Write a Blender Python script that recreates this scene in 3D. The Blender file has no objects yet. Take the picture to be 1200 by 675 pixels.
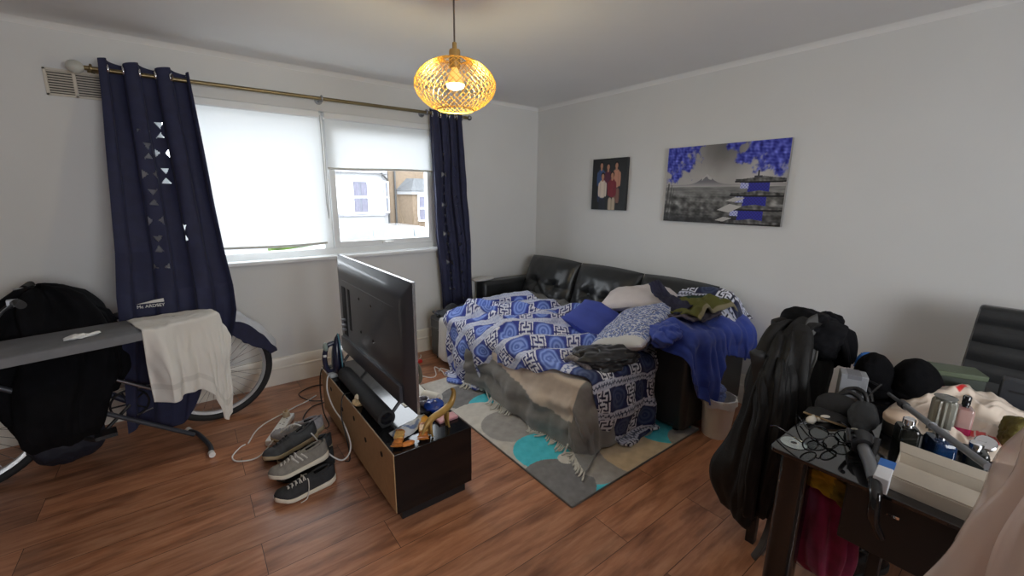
import bpy, bmesh, math, random
import numpy as np
from mathutils import Vector, Matrix

random.seed(5)
scn = bpy.context.scene
COL = scn.collection
PI = math.pi
def rad(a): return a * PI / 180

# ------------------------------------------------------------------ materials
def srgb(c):
    c = np.asarray(c, float)
    return np.where(c <= .04045, c / 12.92, ((c + .055) / 1.055) ** 2.4)
def rgb(r, g, b):
    return tuple(srgb(np.array([r, g, b]) / 255.0))

def mat(name, col, rough=.6, metal=0., vary=.12, vscale=6., bump=0., bscale=40., spec=.5,
        sheen=0., coat=0., trans=0., alpha=1., emit=None, estr=0., aniso=None, ior=None, stretch=None):
    m = bpy.data.materials.new(name); m.use_nodes = True
    nt = m.node_tree; b = nt.nodes['Principled BSDF']
    tc = nt.nodes.new('ShaderNodeTexCoord'); src = tc.outputs['Object']
    if stretch:
        mp = nt.nodes.new('ShaderNodeMapping'); mp.inputs['Scale'].default_value = stretch
        nt.links.new(src, mp.inputs[0]); src = mp.outputs[0]
    b.inputs['Base Color'].default_value = (*col, 1)
    b.inputs['Roughness'].default_value = rough; b.inputs['Metallic'].default_value = metal
    b.inputs['Specular IOR Level'].default_value = spec
    if ior: b.inputs['IOR'].default_value = ior
    if sheen:
        b.inputs['Sheen Weight'].default_value = sheen; b.inputs['Sheen Roughness'].default_value = .5
    if coat:
        b.inputs['Coat Weight'].default_value = coat; b.inputs['Coat Roughness'].default_value = .05
    b.inputs['Transmission Weight'].default_value = trans; b.inputs['Alpha'].default_value = alpha
    if vary:
        n = nt.nodes.new('ShaderNodeTexNoise'); n.inputs['Scale'].default_value = vscale
        n.inputs['Detail'].default_value = 5; nt.links.new(src, n.inputs['Vector'])
        r = nt.nodes.new('ShaderNodeValToRGB')
        lo = [max(0, c * (1 - vary)) for c in col]; hi = [min(1, c * (1 + vary)) for c in col]
        r.color_ramp.elements[0].position = .3; r.color_ramp.elements[0].color = (*lo, 1)
        r.color_ramp.elements[1].position = .7; r.color_ramp.elements[1].color = (*hi, 1)
        nt.links.new(n.outputs['Fac'], r.inputs[0]); nt.links.new(r.outputs[0], b.inputs['Base Color'])
    if bump:
        n2 = nt.nodes.new('ShaderNodeTexNoise'); n2.inputs['Scale'].default_value = bscale
        n2.inputs['Detail'].default_value = 4; nt.links.new(src, n2.inputs['Vector'])
        bp = nt.nodes.new('ShaderNodeBump'); bp.inputs['Strength'].default_value = bump
        bp.inputs['Distance'].default_value = .004
        nt.links.new(n2.outputs['Fac'], bp.inputs['Height']); nt.links.new(bp.outputs[0], b.inputs['Normal'])
    if emit:
        b.inputs['Emission Color'].default_value = (*emit, 1); b.inputs['Emission Strength'].default_value = estr
    return m

def attr_mat(name, rough=.8, bump=.25, bscale=300., sheen=0., coat=0., spec=.4):
    """the woven or printed colours come from the mesh's own colour attribute"""
    m = bpy.data.materials.new(name); m.use_nodes = True
    nt = m.node_tree; b = nt.nodes['Principled BSDF']
    a = nt.nodes.new('ShaderNodeAttribute'); a.attribute_name = 'Col'
    tc = nt.nodes.new('ShaderNodeTexCoord')
    n = nt.nodes.new('ShaderNodeTexNoise'); n.inputs['Scale'].default_value = bscale
    nt.links.new(tc.outputs['Object'], n.inputs['Vector'])
    nt.links.new(a.outputs['Color'], b.inputs['Base Color'])
    b.inputs['Roughness'].default_value = rough; b.inputs['Specular IOR Level'].default_value = spec
    b.inputs['Sheen Weight'].default_value = sheen
    b.inputs['Coat Weight'].default_value = coat
    if bump:
        bp = nt.nodes.new('ShaderNodeBump'); bp.inputs['Strength'].default_value = bump; bp.inputs['Distance'].default_value = .003
        nt.links.new(n.outputs['Fac'], bp.inputs['Height']); nt.links.new(bp.outputs[0], b.inputs['Normal'])
    return m

def glass_mat(name, tint=(1, 1, 1), gloss=.08):
    m = bpy.data.materials.new(name); m.use_nodes = True
    nt = m.node_tree; nt.nodes.remove(nt.nodes['Principled BSDF'])
    out = nt.nodes['Material Output']
    t = nt.nodes.new('ShaderNodeBsdfTransparent'); t.inputs[0].default_value = (*tint, 1)
    g = nt.nodes.new('ShaderNodeBsdfGlossy'); g.inputs['Roughness'].default_value = .02
    fr = nt.nodes.new('ShaderNodeFresnel'); fr.inputs[0].default_value = 1.45
    mx = nt.nodes.new('ShaderNodeMixShader')
    mm = nt.nodes.new('ShaderNodeMath'); mm.operation = 'MAXIMUM'; mm.inputs[1].default_value = gloss
    nt.links.new(fr.outputs[0], mm.inputs[0])
    ge = nt.nodes.new('ShaderNodeNewGeometry'); iv = nt.nodes.new('ShaderNodeMath'); iv.operation = 'SUBTRACT'; iv.inputs[0].default_value = 1
    pr = nt.nodes.new('ShaderNodeMath'); pr.operation = 'MULTIPLY'
    nt.links.new(ge.outputs['Backfacing'], iv.inputs[1]); nt.links.new(iv.outputs[0], pr.inputs[0]); nt.links.new(mm.outputs[0], pr.inputs[1]); nt.links.new(pr.outputs[0], mx.inputs[0])
    nt.links.new(t.outputs[0], mx.inputs[1]); nt.links.new(g.outputs[0], mx.inputs[2])
    nt.links.new(mx.outputs[0], out.inputs[0])
    return m

def film_mat(name, col, clear=.5, rough=.25, trl=0.):
    """thin translucent sheet: cloth blind, plastic bag"""
    m = bpy.data.materials.new(name); m.use_nodes = True
    nt = m.node_tree; b = nt.nodes['Principled BSDF']; out = nt.nodes['Material Output']
    b.inputs['Base Color'].default_value = (*col, 1); b.inputs['Roughness'].default_value = rough; b.inputs['Coat Weight'].default_value = 0 if trl else .7; b.inputs['Coat Roughness'].default_value = .08
    tc = nt.nodes.new('ShaderNodeTexCoord'); n = nt.nodes.new('ShaderNodeTexNoise'); n.inputs['Scale'].default_value = 9
    nt.links.new(tc.outputs['Object'], n.inputs['Vector'])
    bp = nt.nodes.new('ShaderNodeBump'); bp.inputs['Strength'].default_value = .45; bp.inputs['Distance'].default_value = .012
    nt.links.new(n.outputs['Fac'], bp.inputs['Height']); nt.links.new(bp.outputs[0], b.inputs['Normal'])
    if trl:
        t = nt.nodes.new('ShaderNodeBsdfTranslucent'); t.inputs[0].default_value = (*col, 1); f = trl
    else:
        t = nt.nodes.new('ShaderNodeBsdfTransparent'); t.inputs[0].default_value = (*[.5 + .5 * c for c in col], 1); f = clear
    mx = nt.nodes.new('ShaderNodeMixShader'); mx.inputs[0].default_value = f
    nt.links.new(b.outputs[0], mx.inputs[1]); nt.links.new(t.outputs[0], mx.inputs[2]); nt.links.new(mx.outputs[0], out.inputs[0])
    return m

# ------------------------------------------------------------------ geometry
class MB:
    def __init__(s): s.v = []; s.f = []; s.c = []
    def n(s): return len(s.v)
    def add(s, V, F, M=None):
        o = len(s.v)
        for p in V:
            p = Vector(p)
            s.v.append(tuple(M @ p) if M else tuple(p))
        s.f += [tuple(i + o for i in f) for f in F]
        return s
    def box(s, lo, hi, M=None):
        x0, y0, z0 = lo; x1, y1, z1 = hi
        V = [(x0,y0,z0),(x1,y0,z0),(x1,y1,z0),(x0,y1,z0),(x0,y0,z1),(x1,y0,z1),(x1,y1,z1),(x0,y1,z1)]
        return s.add(V, [(3,2,1,0),(4,5,6,7),(0,1,5,4),(1,2,6,5),(2,3,7,6),(3,0,4,7)], M)
    def loft(s, rings, cap=True, closed=False, M=None):
        V = []; F = []; n = len(rings[0])
        for r in rings: V += list(r)
        m = len(rings)
        for i in range(m if closed else m - 1):
            a = i * n; b = ((i + 1) % m) * n
            for j in range(n):
                k = (j + 1) % n
                F.append((a + j, a + k, b + k, b + j))
        if cap and not closed:
            F.append(tuple(range(n - 1, -1, -1))); F.append(tuple((m - 1) * n + j for j in range(n)))
        return s.add(V, F, M)
    def tube(s, path, r, seg=10, closed=False, M=None, cap=True):
        P = [Vector(p) for p in path]; n = len(P)
        R = r if hasattr(r, '__len__') else [r] * n
        rings = []; up = None
        for i in range(n):
            a = P[(i - 1) % n] if (closed or i) else P[0]; b = P[(i + 1) % n] if (closed or i < n - 1) else P[-1]
            t = (b - a)
            t = t.normalized() if t.length > 1e-9 else Vector((0, 0, 1))
            if up is None:
                up = Vector((0, 0, 1)) if abs(t.z) < .9 else Vector((1, 0, 0))
            x = t.cross(up)
            if x.length < 1e-6: x = t.cross(Vector((.3, .8, .5)))
            x.normalize(); u = x.cross(t).normalized(); up = u
            rings.append([P[i] + (x * math.cos(q) + u * math.sin(q)) * R[i] for q in [2 * PI * j / seg for j in range(seg)]])
        return s.loft(rings, cap, closed, M)
    def lathe(s, prof, c=(0, 0, 0), seg=24, M=None, cap=True):
        rings = [[(c[0] + r * math.cos(2*PI*j/seg), c[1] + r * math.sin(2*PI*j/seg), c[2] + z) for j in range(seg)] for r, z in prof]
        return s.loft(rings, cap, False, M)
    def cyl(s, p0, p1, r, seg=14): return s.tube([p0, p1], r, seg)
    def ell(s, c, r, seg=18, rings=10, M=None):
        pr = [(max(1e-4, math.sin(PI*i/rings)), -math.cos(PI*i/rings)) for i in range(rings + 1)]
        R = [[(c[0] + r[0]*q*math.cos(2*PI*j/seg), c[1] + r[1]*q*math.sin(2*PI*j/seg), c[2] + r[2]*z) for j in range(seg)] for q, z in pr]
        return s.loft(R, True, False, M)
    def prism(s, out, z0, z1, M=None):
        return s.loft([[(x, y, z0) for x, y in out], [(x, y, z1) for x, y in out]], True, False, M)
    def grid(s, A, M=None, wrap=False):
        A = np.asarray(A); h, w = A.shape[:2]
        F = [(i*w+j, i*w+(j+1) % w, (i+1)*w+(j+1) % w, (i+1)*w+j) for i in range(h-1) for j in range(w if wrap else w-1)]
        return s.add([tuple(p) for p in A.reshape(-1, 3)], F, M)

def wloc(o):
    v = Vector((0, 0, 0))
    while o is not None:
        v += o.location; o = o.parent
    return v

def obj(name, mb, m, parent=None, w=True, smooth=None, bevel=0., bseg=2, solid=0., sub=0, col=None):
    """one mesh object; w: the shape is given in room coordinates"""
    off = wloc(parent) if (parent is not None and w) else Vector((0, 0, 0))
    me = bpy.data.meshes.new(name)
    V = np.asarray(mb.v, float) - np.array(off)
    me.from_pydata([tuple(p) for p in V], [], mb.f); me.update()
    if isinstance(m, (list, tuple)):
        for k in m: me.materials.append(k)
    else: me.materials.append(m)
    o = bpy.data.objects.new(name, me); COL.objects.link(o)
    bm = bmesh.new(); bm.from_mesh(me); bmesh.ops.recalc_face_normals(bm, faces=bm.faces); bm.to_mesh(me); bm.free()
    if col is not None:
        ca = me.color_attributes.new('Col', 'FLOAT_COLOR', 'POINT')
        c = np.ones((len(V), 4), np.float32); c[:, :3] = srgb(np.clip(col, 0, 1)); ca.data.foreach_set('color', c.ravel())
    if smooth is not None:
        me.polygons.foreach_set('use_smooth', [True] * len(me.polygons))
        if smooth < 180: me.set_sharp_from_angle(angle=rad(smooth))
    if solid:
        q = o.modifiers.new('thick', 'SOLIDIFY'); q.thickness = solid; q.offset = 0
    if bevel:
        q = o.modifiers.new('bev', 'BEVEL'); q.width = bevel; q.segments = bseg; q.limit_method = 'ANGLE'; q.angle_limit = rad(40)
        if smooth is None:
            me.polygons.foreach_set('use_smooth', [True] * len(me.polygons)); me.set_sharp_from_angle(angle=rad(35))
            q.harden_normals = False
    if sub:
        q = o.modifiers.new('sub', 'SUBSURF'); q.levels = sub; q.render_levels = sub
    if parent is not None: o.parent = parent
    return o

def tag(o, label, cat, group=None):
    o['label'] = label; o['category'] = cat
    if group: o['group'] = group
    return o
def thing(name, label, cat, loc=(0, 0, 0), group=None, rz=0.):
    o = bpy.data.objects.new(name, None); COL.objects.link(o); o.empty_display_size = .05
    o.location = loc; o.rotation_euler = (0, 0, rz)
    return tag(o, label, cat, group)
def struct(name, mb, m, **k):
    o = obj(name, mb, m, **k); o['kind'] = 'structure'; return o
def dup(root, loc, rot=None, label=None):
    def cp(o, par):
        c = o.copy(); COL.objects.link(c); c.parent = par
        for ch in list(o.children): cp(ch, c)
        return c
    r = cp(root, None); r.location = loc
    if rot is not None: r.rotation_euler = rot
    if label: r['label'] = label
    return r

# smooth pseudo-random fields built from plane waves
def waves(P, seed, freq, octv=3, n=5, gain=.5):
    P = np.asarray(P, float); rs = np.random.RandomState(seed); out = np.zeros(P.shape[:-1]); a = 1.
    for o in range(octv):
        for k in range(n+4):
            d = rs.normal(size=P.shape[-1]); d /= np.linalg.norm(d)
            out += a / (n+4) ** .5 * np.sin((P @ d) * freq * (.7 + .6 * rs.rand()) + rs.rand() * 6.28)
        freq *= 2.03; a *= gain
    return out
def ridge(P, seed, freq, octv=2):
    return 1 - np.abs(np.tanh(1.3 * waves(P, seed, freq, octv)))
def sm(a, b, x):
    t = np.clip((x - a) / (b - a), 0, 1); return t * t * (3 - 2 * t)
def normals(A):
    du = np.gradient(A, axis=1); dv = np.gradient(A, axis=0)
    n = np.cross(du, dv); l = np.linalg.norm(n, axis=-1, keepdims=True); return n / np.maximum(l, 1e-9)

def drape(X, Y, rect, r, top, floor, e=.04, flare=.1, amp=.02, fold=28., seed=1, ofs=0.):
    """lays flat cloth coordinates over a rounded box: on top, round the edge, down, then out along the floor"""
    x0, x1, y0, y1 = rect; cx, cy = (x0+x1)/2, (y0+y1)/2; hx, hy = (x1-x0)/2-r, (y1-y0)/2-r
    px, py = X-cx, Y-cy; qx, qy = np.abs(px)-hx, np.abs(py)-hy
    ox, oy = np.maximum(qx, 0), np.maximum(qy, 0); L = np.hypot(ox, oy)
    d = L + np.minimum(np.maximum(qx, qy), 0) - r
    nx = np.where(L > 1e-9, ox/np.maximum(L, 1e-9), (qx > qy)) * np.sign(px)
    ny = np.where(L > 1e-9, oy/np.maximum(L, 1e-9), (qx <= qy)) * np.sign(py)
    bx, by = X - nx*d, Y - ny*d
    dd = np.maximum(d + e, 0); a = np.minimum(dd/e, PI/2)
    out = np.where(d > -e, e*np.sin(a) - e, 0); down = np.where(d > -e, e*(1-np.cos(a)), 0) + np.maximum(dd - e*PI/2, 0)
    z = top - down
    exc = np.maximum(floor - z, 0); z = np.maximum(z, floor)
    k = np.clip(d/.25, 0, 1); s = bx - by
    w = waves(np.stack([s*fold/6, s*0+.3], -1), seed, 6., 2)
    out = out + k*(flare*np.maximum(d, 0) + amp*(w+.8)) + exc*.9
    ins = d <= -e
    return np.stack([np.where(ins, X, bx + nx*(out+ofs)), np.where(ins, Y, by + ny*(out+ofs)), z + exc*.02], -1), d
def clean(A):
    return A

def pillow(w, h, t, seed=0, n=26, pinch=.08, wr=.006):
    """stuffed cushion: two bulged faces meeting in a seam with pinched corners"""
    u = np.linspace(-1, 1, n); U, V = np.meshgrid(u, u)
    f = np.clip((1-np.abs(U)**2.6), 0, 1)**.5 * np.clip((1-np.abs(V)**2.6), 0, 1)**.5
    X = w/2*U*(1-pinch*(1-np.abs(V)**2)*np.abs(U)); Y = h/2*V*(1-pinch*(1-np.abs(U)**2)*np.abs(V))
    P = np.stack([X, Y], -1)
    wrk = waves(P, seed, 22, 3)*wr*(.3+f)
    A = np.stack([X, Y, t/2*f + wrk], -1); B = np.stack([X, Y, -t/2*f*.8 + wrk*.5], -1)
    m = MB(); m.grid(A); m.grid(B[:, ::-1])
    return m
def xf(mb, loc, rot=(0, 0, 0), sc=(1, 1, 1)):
    from mathutils import Euler
    M = Matrix.Translation(loc) @ Euler(rot).to_matrix().to_4x4() @ Matrix.Diagonal((*sc, 1))
    mb.v = [tuple(M @ Vector(p)) for p in mb.v]; return mb
def bez(pts, n=10):
    """smooth path through points (Catmull-Rom)"""
    P = [np.array(p, float) for p in pts]; P = [2*P[0]-P[1]] + P + [2*P[-1]-P[-2]]; out = []
    for i in range(1, len(P)-2):
        for k in range(n):
            t = k/n
            out.append(.5*((2*P[i]) + (P[i+1]-P[i-1])*t + (2*P[i-1]-5*P[i]+4*P[i+1]-P[i+2])*t*t + (3*P[i]-P[i-1]-3*P[i+1]+P[i+2])*t**3))
    out.append(P[-2]); return [tuple(p) for p in out]
def rrect(x0, x1, y0, y1, r, n=5):
    o = []
    for cx, cy, a in ((x1-r, y0+r, -90), (x1-r, y1-r, 0), (x0+r, y1-r, 90), (x0+r, y0+r, 180)):
        o += [(cx + r*math.cos(rad(a+90*k/n)), cy + r*math.sin(rad(a+90*k/n))) for k in range(n+1)]
    return o
def text_mb(txt, size, M, depth=.0006):
    cu = bpy.data.curves.new('lettering', 'FONT'); cu.body = txt; cu.size = size; cu.extrude = depth; cu.align_x = 'CENTER'
    to = bpy.data.objects.new('lettering', cu); COL.objects.link(to)
    bpy.context.view_layer.update()
    me = to.evaluated_get(bpy.context.evaluated_depsgraph_get()).to_mesh()
    mb = MB(); mb.add([v.co[:] for v in me.vertices], [tuple(p.vertices) for p in me.polygons], M)
    to.to_mesh_clear(); bpy.data.objects.remove(to); bpy.data.curves.remove(cu)
    return mb

# ------------------------------------------------------------------ shared materials
WHITEP = mat('white_wall_paint', (.70, .705, .70), .85, vary=.02, vscale=2, bump=.05, bscale=60)
CEILP = mat('ceiling_paint', (.82, .825, .82), .9, vary=.015, vscale=2, bump=.04, bscale=60)
TRIMW = mat('gloss_white_trim', (.84, .80, .72), .35, vary=.02)
UPVC = mat('white_window_plastic', (.82, .84, .85), .3, vary=.01)
BLK = mat('black_plastic', (.012, .012, .014), .4, vary=.2)
BLKG = mat('black_gloss', (.008, .008, .010), .08, vary=0, coat=.3)
LEATH = mat('black_leather', (.024, .026, .028), .31, vary=.25, vscale=8, bump=.15, bscale=180)
CHROME = mat('chrome', (.75, .76, .78), .12, 1., vary=.03)
STEEL = mat('grey_steel', (.32, .33, .36), .35, 1., vary=.08)
BRASS = mat('aged_brass', (.22, .17, .09), .38, .9, vary=.15)
RUBBER = mat('black_rubber', (.014, .014, .016), .75, vary=.2, bump=.1)
NAVY = mat('navy_cloth', (.010, .012, .045), .8, vary=.2, vscale=30, bump=.2, bscale=300, sheen=.15)
BLKC = mat('black_cloth', (.0045, .0045, .006), .9, spec=.15, vary=.3, vscale=14, bump=.3, bscale=250)
WCABLE = mat('white_cable', (.78, .77, .76), .4, vary=.03)
BCABLE = mat('black_cable', (.01, .01, .011), .45, vary=.1)
WPLAST = mat('white_plastic', (.80, .80, .79), .35, vary=.02)

# ------------------------------------------------------------------ the room
H = 2.4
XL, YB = -5.2, -5.6
def plank_mat():
    m = bpy.data.materials.new('laminate_planks'); m.use_nodes = True
    nt = m.node_tree; N = nt.nodes.new; Lk = nt.links.new; b = nt.nodes['Principled BSDF']
    tc = N('ShaderNodeTexCoord')
    br = N('ShaderNodeTexBrick'); br.offset = .37; br.offset_frequency = 2
    for k, v in (('Scale', 1.), ('Mortar Size', .0014), ('Mortar Smooth', .2), ('Bias', 0.), ('Brick Width', 1.28), ('Row Height', .192)):
        br.inputs[k].default_value = v
    br.inputs['Color1'].default_value = (0, 0, 0, 1); br.inputs['Color2'].default_value = (1, 1, 1, 1); br.inputs['Mortar'].default_value = (.5, .5, .5, 1)
    Lk(tc.outputs['Object'], br.inputs['Vector'])
    # every plank gets its own slice of the grain
    ad = N('ShaderNodeVectorMath'); ad.operation = 'MULTIPLY_ADD'; ad.inputs[1].default_value = (7, 3, 19)
    Lk(br.outputs['Color'], ad.inputs[0]); Lk(tc.outputs['Object'], ad.inputs[2])
    mp = N('ShaderNodeMapping'); mp.inputs['Scale'].default_value = (1.1, 9, 1); Lk(ad.outputs[0], mp.inputs[0])
    g = N('ShaderNodeTexNoise'); g.inputs['Scale'].default_value = 3.2; g.inputs['Detail'].default_value = 9; g.inputs['Roughness'].default_value = .62; g.inputs['Distortion'].default_value = .3
    Lk(mp.outputs[0], g.inputs['Vector'])
    r = N('ShaderNodeValToRGB'); e = r.color_ramp.elements
    e[0].position = .22; e[0].color = (.21, .082, .042, 1); e[1].position = .80; e[1].color = (.58, .30, .175, 1)
    k = r.color_ramp.elements.new(.46); k.color = (.40, .175, .092, 1)
    k = r.color_ramp.elements.new(.58); k.color = (.47, .225, .125, 1)
    Lk(g.outputs['Fac'], r.inputs[0])
    # dark smoky knots
    mp2 = N('ShaderNodeMapping'); mp2.inputs['Scale'].default_value = (1.2, 5, 1); Lk(ad.outputs[0], mp2.inputs[0])
    g2 = N('ShaderNodeTexNoise'); g2.inputs['Scale'].default_value = 2.6; g2.inputs['Detail'].default_value = 4; Lk(mp2.outputs[0], g2.inputs['Vector'])
    r2 = N('ShaderNodeValToRGB'); r2.color_ramp.elements[0].position = .33; r2.color_ramp.elements[0].color = (.50, .46, .45, 1)
    r2.color_ramp.elements[1].position = .50; r2.color_ramp.elements[1].color = (1, 1, 1, 1); Lk(g2.outputs['Fac'], r2.inputs[0])
    mu = N('ShaderNodeMix'); mu.data_type = 'RGBA'; mu.blend_type = 'MULTIPLY'; mu.inputs['Factor'].default_value = .85
    Lk(r.outputs[0], mu.inputs['A']); Lk(r2.outputs[0], mu.inputs['B'])
    r3 = N('ShaderNodeValToRGB'); r3.color_ramp.elements[0].color = (.80, .80, .82, 1); r3.color_ramp.elements[1].color = (1.12, 1.08, 1.05, 1)
    Lk(br.outputs['Color'], r3.inputs[0])
    mu2 = N('ShaderNodeMix'); mu2.data_type = 'RGBA'; mu2.blend_type = 'MULTIPLY'; mu2.inputs['Factor'].default_value = 1
    Lk(mu.outputs['Result'], mu2.inputs['A']); Lk(r3.outputs[0], mu2.inputs['B'])
    mo = N('ShaderNodeMix'); mo.data_type = 'RGBA'; Lk(br.outputs['Fac'], mo.inputs['Factor'])
    Lk(mu2.outputs['Result'], mo.inputs['A']); mo.inputs['B'].default_value = (.05, .022, .013, 1)
    Lk(mo.outputs['Result'], b.inputs['Base Color'])
    b.inputs['Roughness'].default_value = .30; b.inputs['Specular IOR Level'].default_value = .6
    bp = N('ShaderNodeBump'); bp.inputs['Strength'].default_value = .12; bp.inputs['Distance'].default_value = .002
    Lk(g.outputs['Fac'], bp.inputs['Height']); Lk(bp.outputs[0], b.inputs['Normal'])
    return m
struct('floor', MB().box((XL, YB, -.1), (0, 0, 0)), plank_mat())
struct('ceiling', MB().box((XL-.2, YB-.2, H), (.2, .25, H+.12)), CEILP)
WX0, WX1, WZ0, WZ1 = -3.22, -1.20, 1.0, 2.11
def wall_with_hole(axis, lo, hi, hole):
    m = MB(); (x0, y0), (x1, y1) = lo, hi; a, b, c, d = hole
    m.box((x0, y0, -.1), (a, y1, H)); m.box((b, y0, -.1), (x1, y1, H)); m.box((a, y0, -.1), (b, y1, c)); m.box((a, y0, d), (b, y1, H))
    return m
struct('wall_back', wall_with_hole(0, (XL-.2, 0), (.2, .25), (WX0, WX1, WZ0-.03, WZ1)), WHITEP)
struct('wall_right', MB().box((0, YB-.2, -.1), (.2, 0, H)), WHITEP)
struct('wall_left', MB().box((XL-.2, YB-.2, -.1), (XL, 0, H)), mat('bounce_cut_brown', (.20, .17, .15), .85, vary=.03))  # unseen wall, coloured dark to cut bounce light on the left
RX0, RX1, RZ0, RZ1 = -3.3, -1.5, .9, 2.0
struct('wall_front', wall_with_hole(0, (XL, YB-.2), (0, YB), (RX0, RX1, RZ0, RZ1)), WHITEP)
def skirting(p0, p1, inward):
    """profile: tall flat board, moulded top"""
    prof = [(0, 0), (.018, 0), (.018, .125), (.021, .130), (.021, .138), (.014, .146), (.014, .195), (.008, .215), (0, .222)]
    m = MB(); p0, p1 = Vector(p0), Vector(p1); n = Vector(inward)
    m.loft([[p + n*a + Vector((0, 0, z)) for a, z in prof] for p in (p0, p1)])
    return m
struct('baseboard_back', skirting((XL, 0, 0), (0, 0, 0), (0, -1, 0)), TRIMW, smooth=25)
struct('baseboard_right', skirting((0, 0, 0), (0, YB, 0), (-1, 0, 0)), TRIMW, smooth=25)
struct('baseboard_left', skirting((XL, YB, 0), (XL, 0, 0), (1, 0, 0)), TRIMW, smooth=25)
# shallow cove where the walls meet the ceiling
cv = [(0, 0), (.03, 0), (.018, -.008), (.008, -.018), (0, -.03)]
m = MB(); m.loft([[(x, -a, H+z) for a, z in cv] for x in (XL, 0)]); struct('trim_1', m, CEILP, smooth=60)
m = MB(); m.loft([[(-a, y, H+z) for a, z in cv] for y in (0, YB)]); struct('trim_2', m, CEILP, smooth=60)

# ---- the window: two lights, the right one an opening sash
GLASS = glass_mat('window_glass')
def window(name, x0, x1, z0, z1, xm, yf, sash_right=True, dirn=1):
    w = MB(); f = .055; ya, yb = yf, yf+.06
    w.box((x0, ya, z0), (x0+f, yb, z1)); w.box((x1-f, ya, z0), (x1, yb, z1)); w.box((x0+f, ya, z0), (x1-f, yb, z0+f)); w.box((x0+f, ya, z1-f), (x1-f, yb, z1))
    w.box((xm-.035, ya, z0+f), (xm+.035, yb, z1-f))
    o = struct(name, w, UPVC, bevel=.004)
    if sash_right:
        s = MB(); g = .048; a, b, c, d = xm+.037, x1-f-.002, z0+f+.002, z1-f-.002; y0, y1 = ya-.018, yb-.012
        s.box((a, y0, c), (a+g, y1, d)); s.box((b-g, y0, c), (b, y1, d)); s.box((a+g, y0, c), (b-g, y1, c+g)); s.box((a+g, y0, d-g), (b-g, y1, d))
        so = obj('sash', s, UPVC, o, bevel=.004)
        hm = MB(); hx = (a+b)/2-.03
        hm.box((hx-.02, y0-.012, c+.012), (hx+.02, y0, c+.034)); hm.tube([(hx, y0-.008, c+.023), (hx+.01, y0-.024, c+.024), (hx+.075, y0-.026, c+.026)], [.008, .008, .006], 8)
        obj('catch_handle', hm, WPLAST, so, smooth=40)
    obj('pane', MB().box((x0+f, ya+.03, z0+f), (xm-.035, ya+.036, z1-f)), GLASS, o)
    obj('pane', MB().box((xm+.035, ya+.03, z0+f), (x1-f, ya+.036, z1-f)), GLASS, o)
    return o
window('window_1', WX0, WX1, WZ0, WZ1, -2.2, .055)
sl = MB(); sl.box((WX0-.04, -.045, WZ0-.028), (WX1+.04, .06, WZ0)); struct('trim_3', sl, UPVC, bevel=.008, bseg=3)
window('added_window_2', RX0, RX1, RZ0, RZ1, (RX0+RX1)/2, YB-.14, False)  # rear window added out of view to let in fill light

# ---- air vent high on the window wall, half behind the curtain
t = thing('air_vent', 'cream slatted air vent high on the window wall beside the curtain', 'vent', (-3.49, 0, 2.02))
m = MB(); x0, x1, z0, z1 = -3.65, -3.29, 2.02, 2.165
m.box((x0, -.012, z0), (x1, 0, z0+.012)); m.box((x0, -.012, z1-.012), (x1, 0, z1)); m.box((x0, -.012, z0), (x0+.014, 0, z1)); m.box((x1-.014, -.012, z0), (x1, 0, z1)); m.box((-3.535, -.012, z0), (-3.52, 0, z1))
VCR = mat('cream_vent_plastic', (.62, .58, .50), .5, vary=.05)
obj('frame', m, VCR, t, bevel=.002)
m = MB()
for i in range(9):
    z = z0+.018+i*.0135
    m.box((x0+.012, -.011, z), (x1-.012, -.002, z+.005))
obj('slats', m, VCR, t)
obj('backing', MB().box((x0+.01, -.0015, z0+.01), (x1-.01, 0, z1-.01)), mat('vent_dark', (.12, .11, .10), .9), t)

# ---- roller blinds
BLIND = film_mat('white_blind_fabric', (.88, .91, .92), rough=.8, trl=.27)
def blind(label, x0, x1, zb, tilt, seed, ch):
    t = thing('roller_blind', label, 'blind', ((x0+x1)/2, .01, 2.07), group='roller blinds in the window')
    c = MB(); c.box((x0-.01, -.018, 2.058), (x1+.01, .05, 2.107)); obj('headrail', c, UPVC, t, bevel=.008, bseg=3)
    U, V = np.meshgrid(np.linspace(0, 1, 60), np.linspace(0, 1, 50))
    X = x0 + (x1-x0)*U; Z = 2.07 + (zb + tilt*(U-.5) + .006*np.sin(U*5+seed) - 2.07)*V
    Y = .012 + (.010*waves(np.stack([U*1.2+V*.5, V*1.3], -1), seed, 4., 2)*V)
    g = MB().grid(np.stack([X, Y, Z], -1)); fb = obj('fabric', g, BLIND, t, smooth=180)
    e = MB(); e.tube([(x0+(x1-x0)*k/20, Y[-1, int(k*59/20)]-.001, Z[-1, int(k*59/20)]+.008) for k in range(21)], .009, 8)
    obj('bottom_bar', e, mat('blind_bar', (.62, .62, .58), .5), t, smooth=60)
    if ch:
        k = MB()
        for dx in (0, .018):
            k.tube([(ch+dx, -.022, 2.075), (ch+dx*.9, -.024, 1.75), (ch+dx*.6, -.022, 1.42), (ch+.009, -.022, 1.30)], .0035, 6)
        obj('pull_chain', k, mat('blind_chain', (.55, .56, .57), .4), t, smooth=60)
blind('long white roller blind pulled down over the left window pane', -3.15, -2.225, 1.092, .012, 1, 0)
blind('short white roller blind raised halfway over the opening window pane', -2.175, -1.235, 1.69, .004, 4, -2.215)

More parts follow.
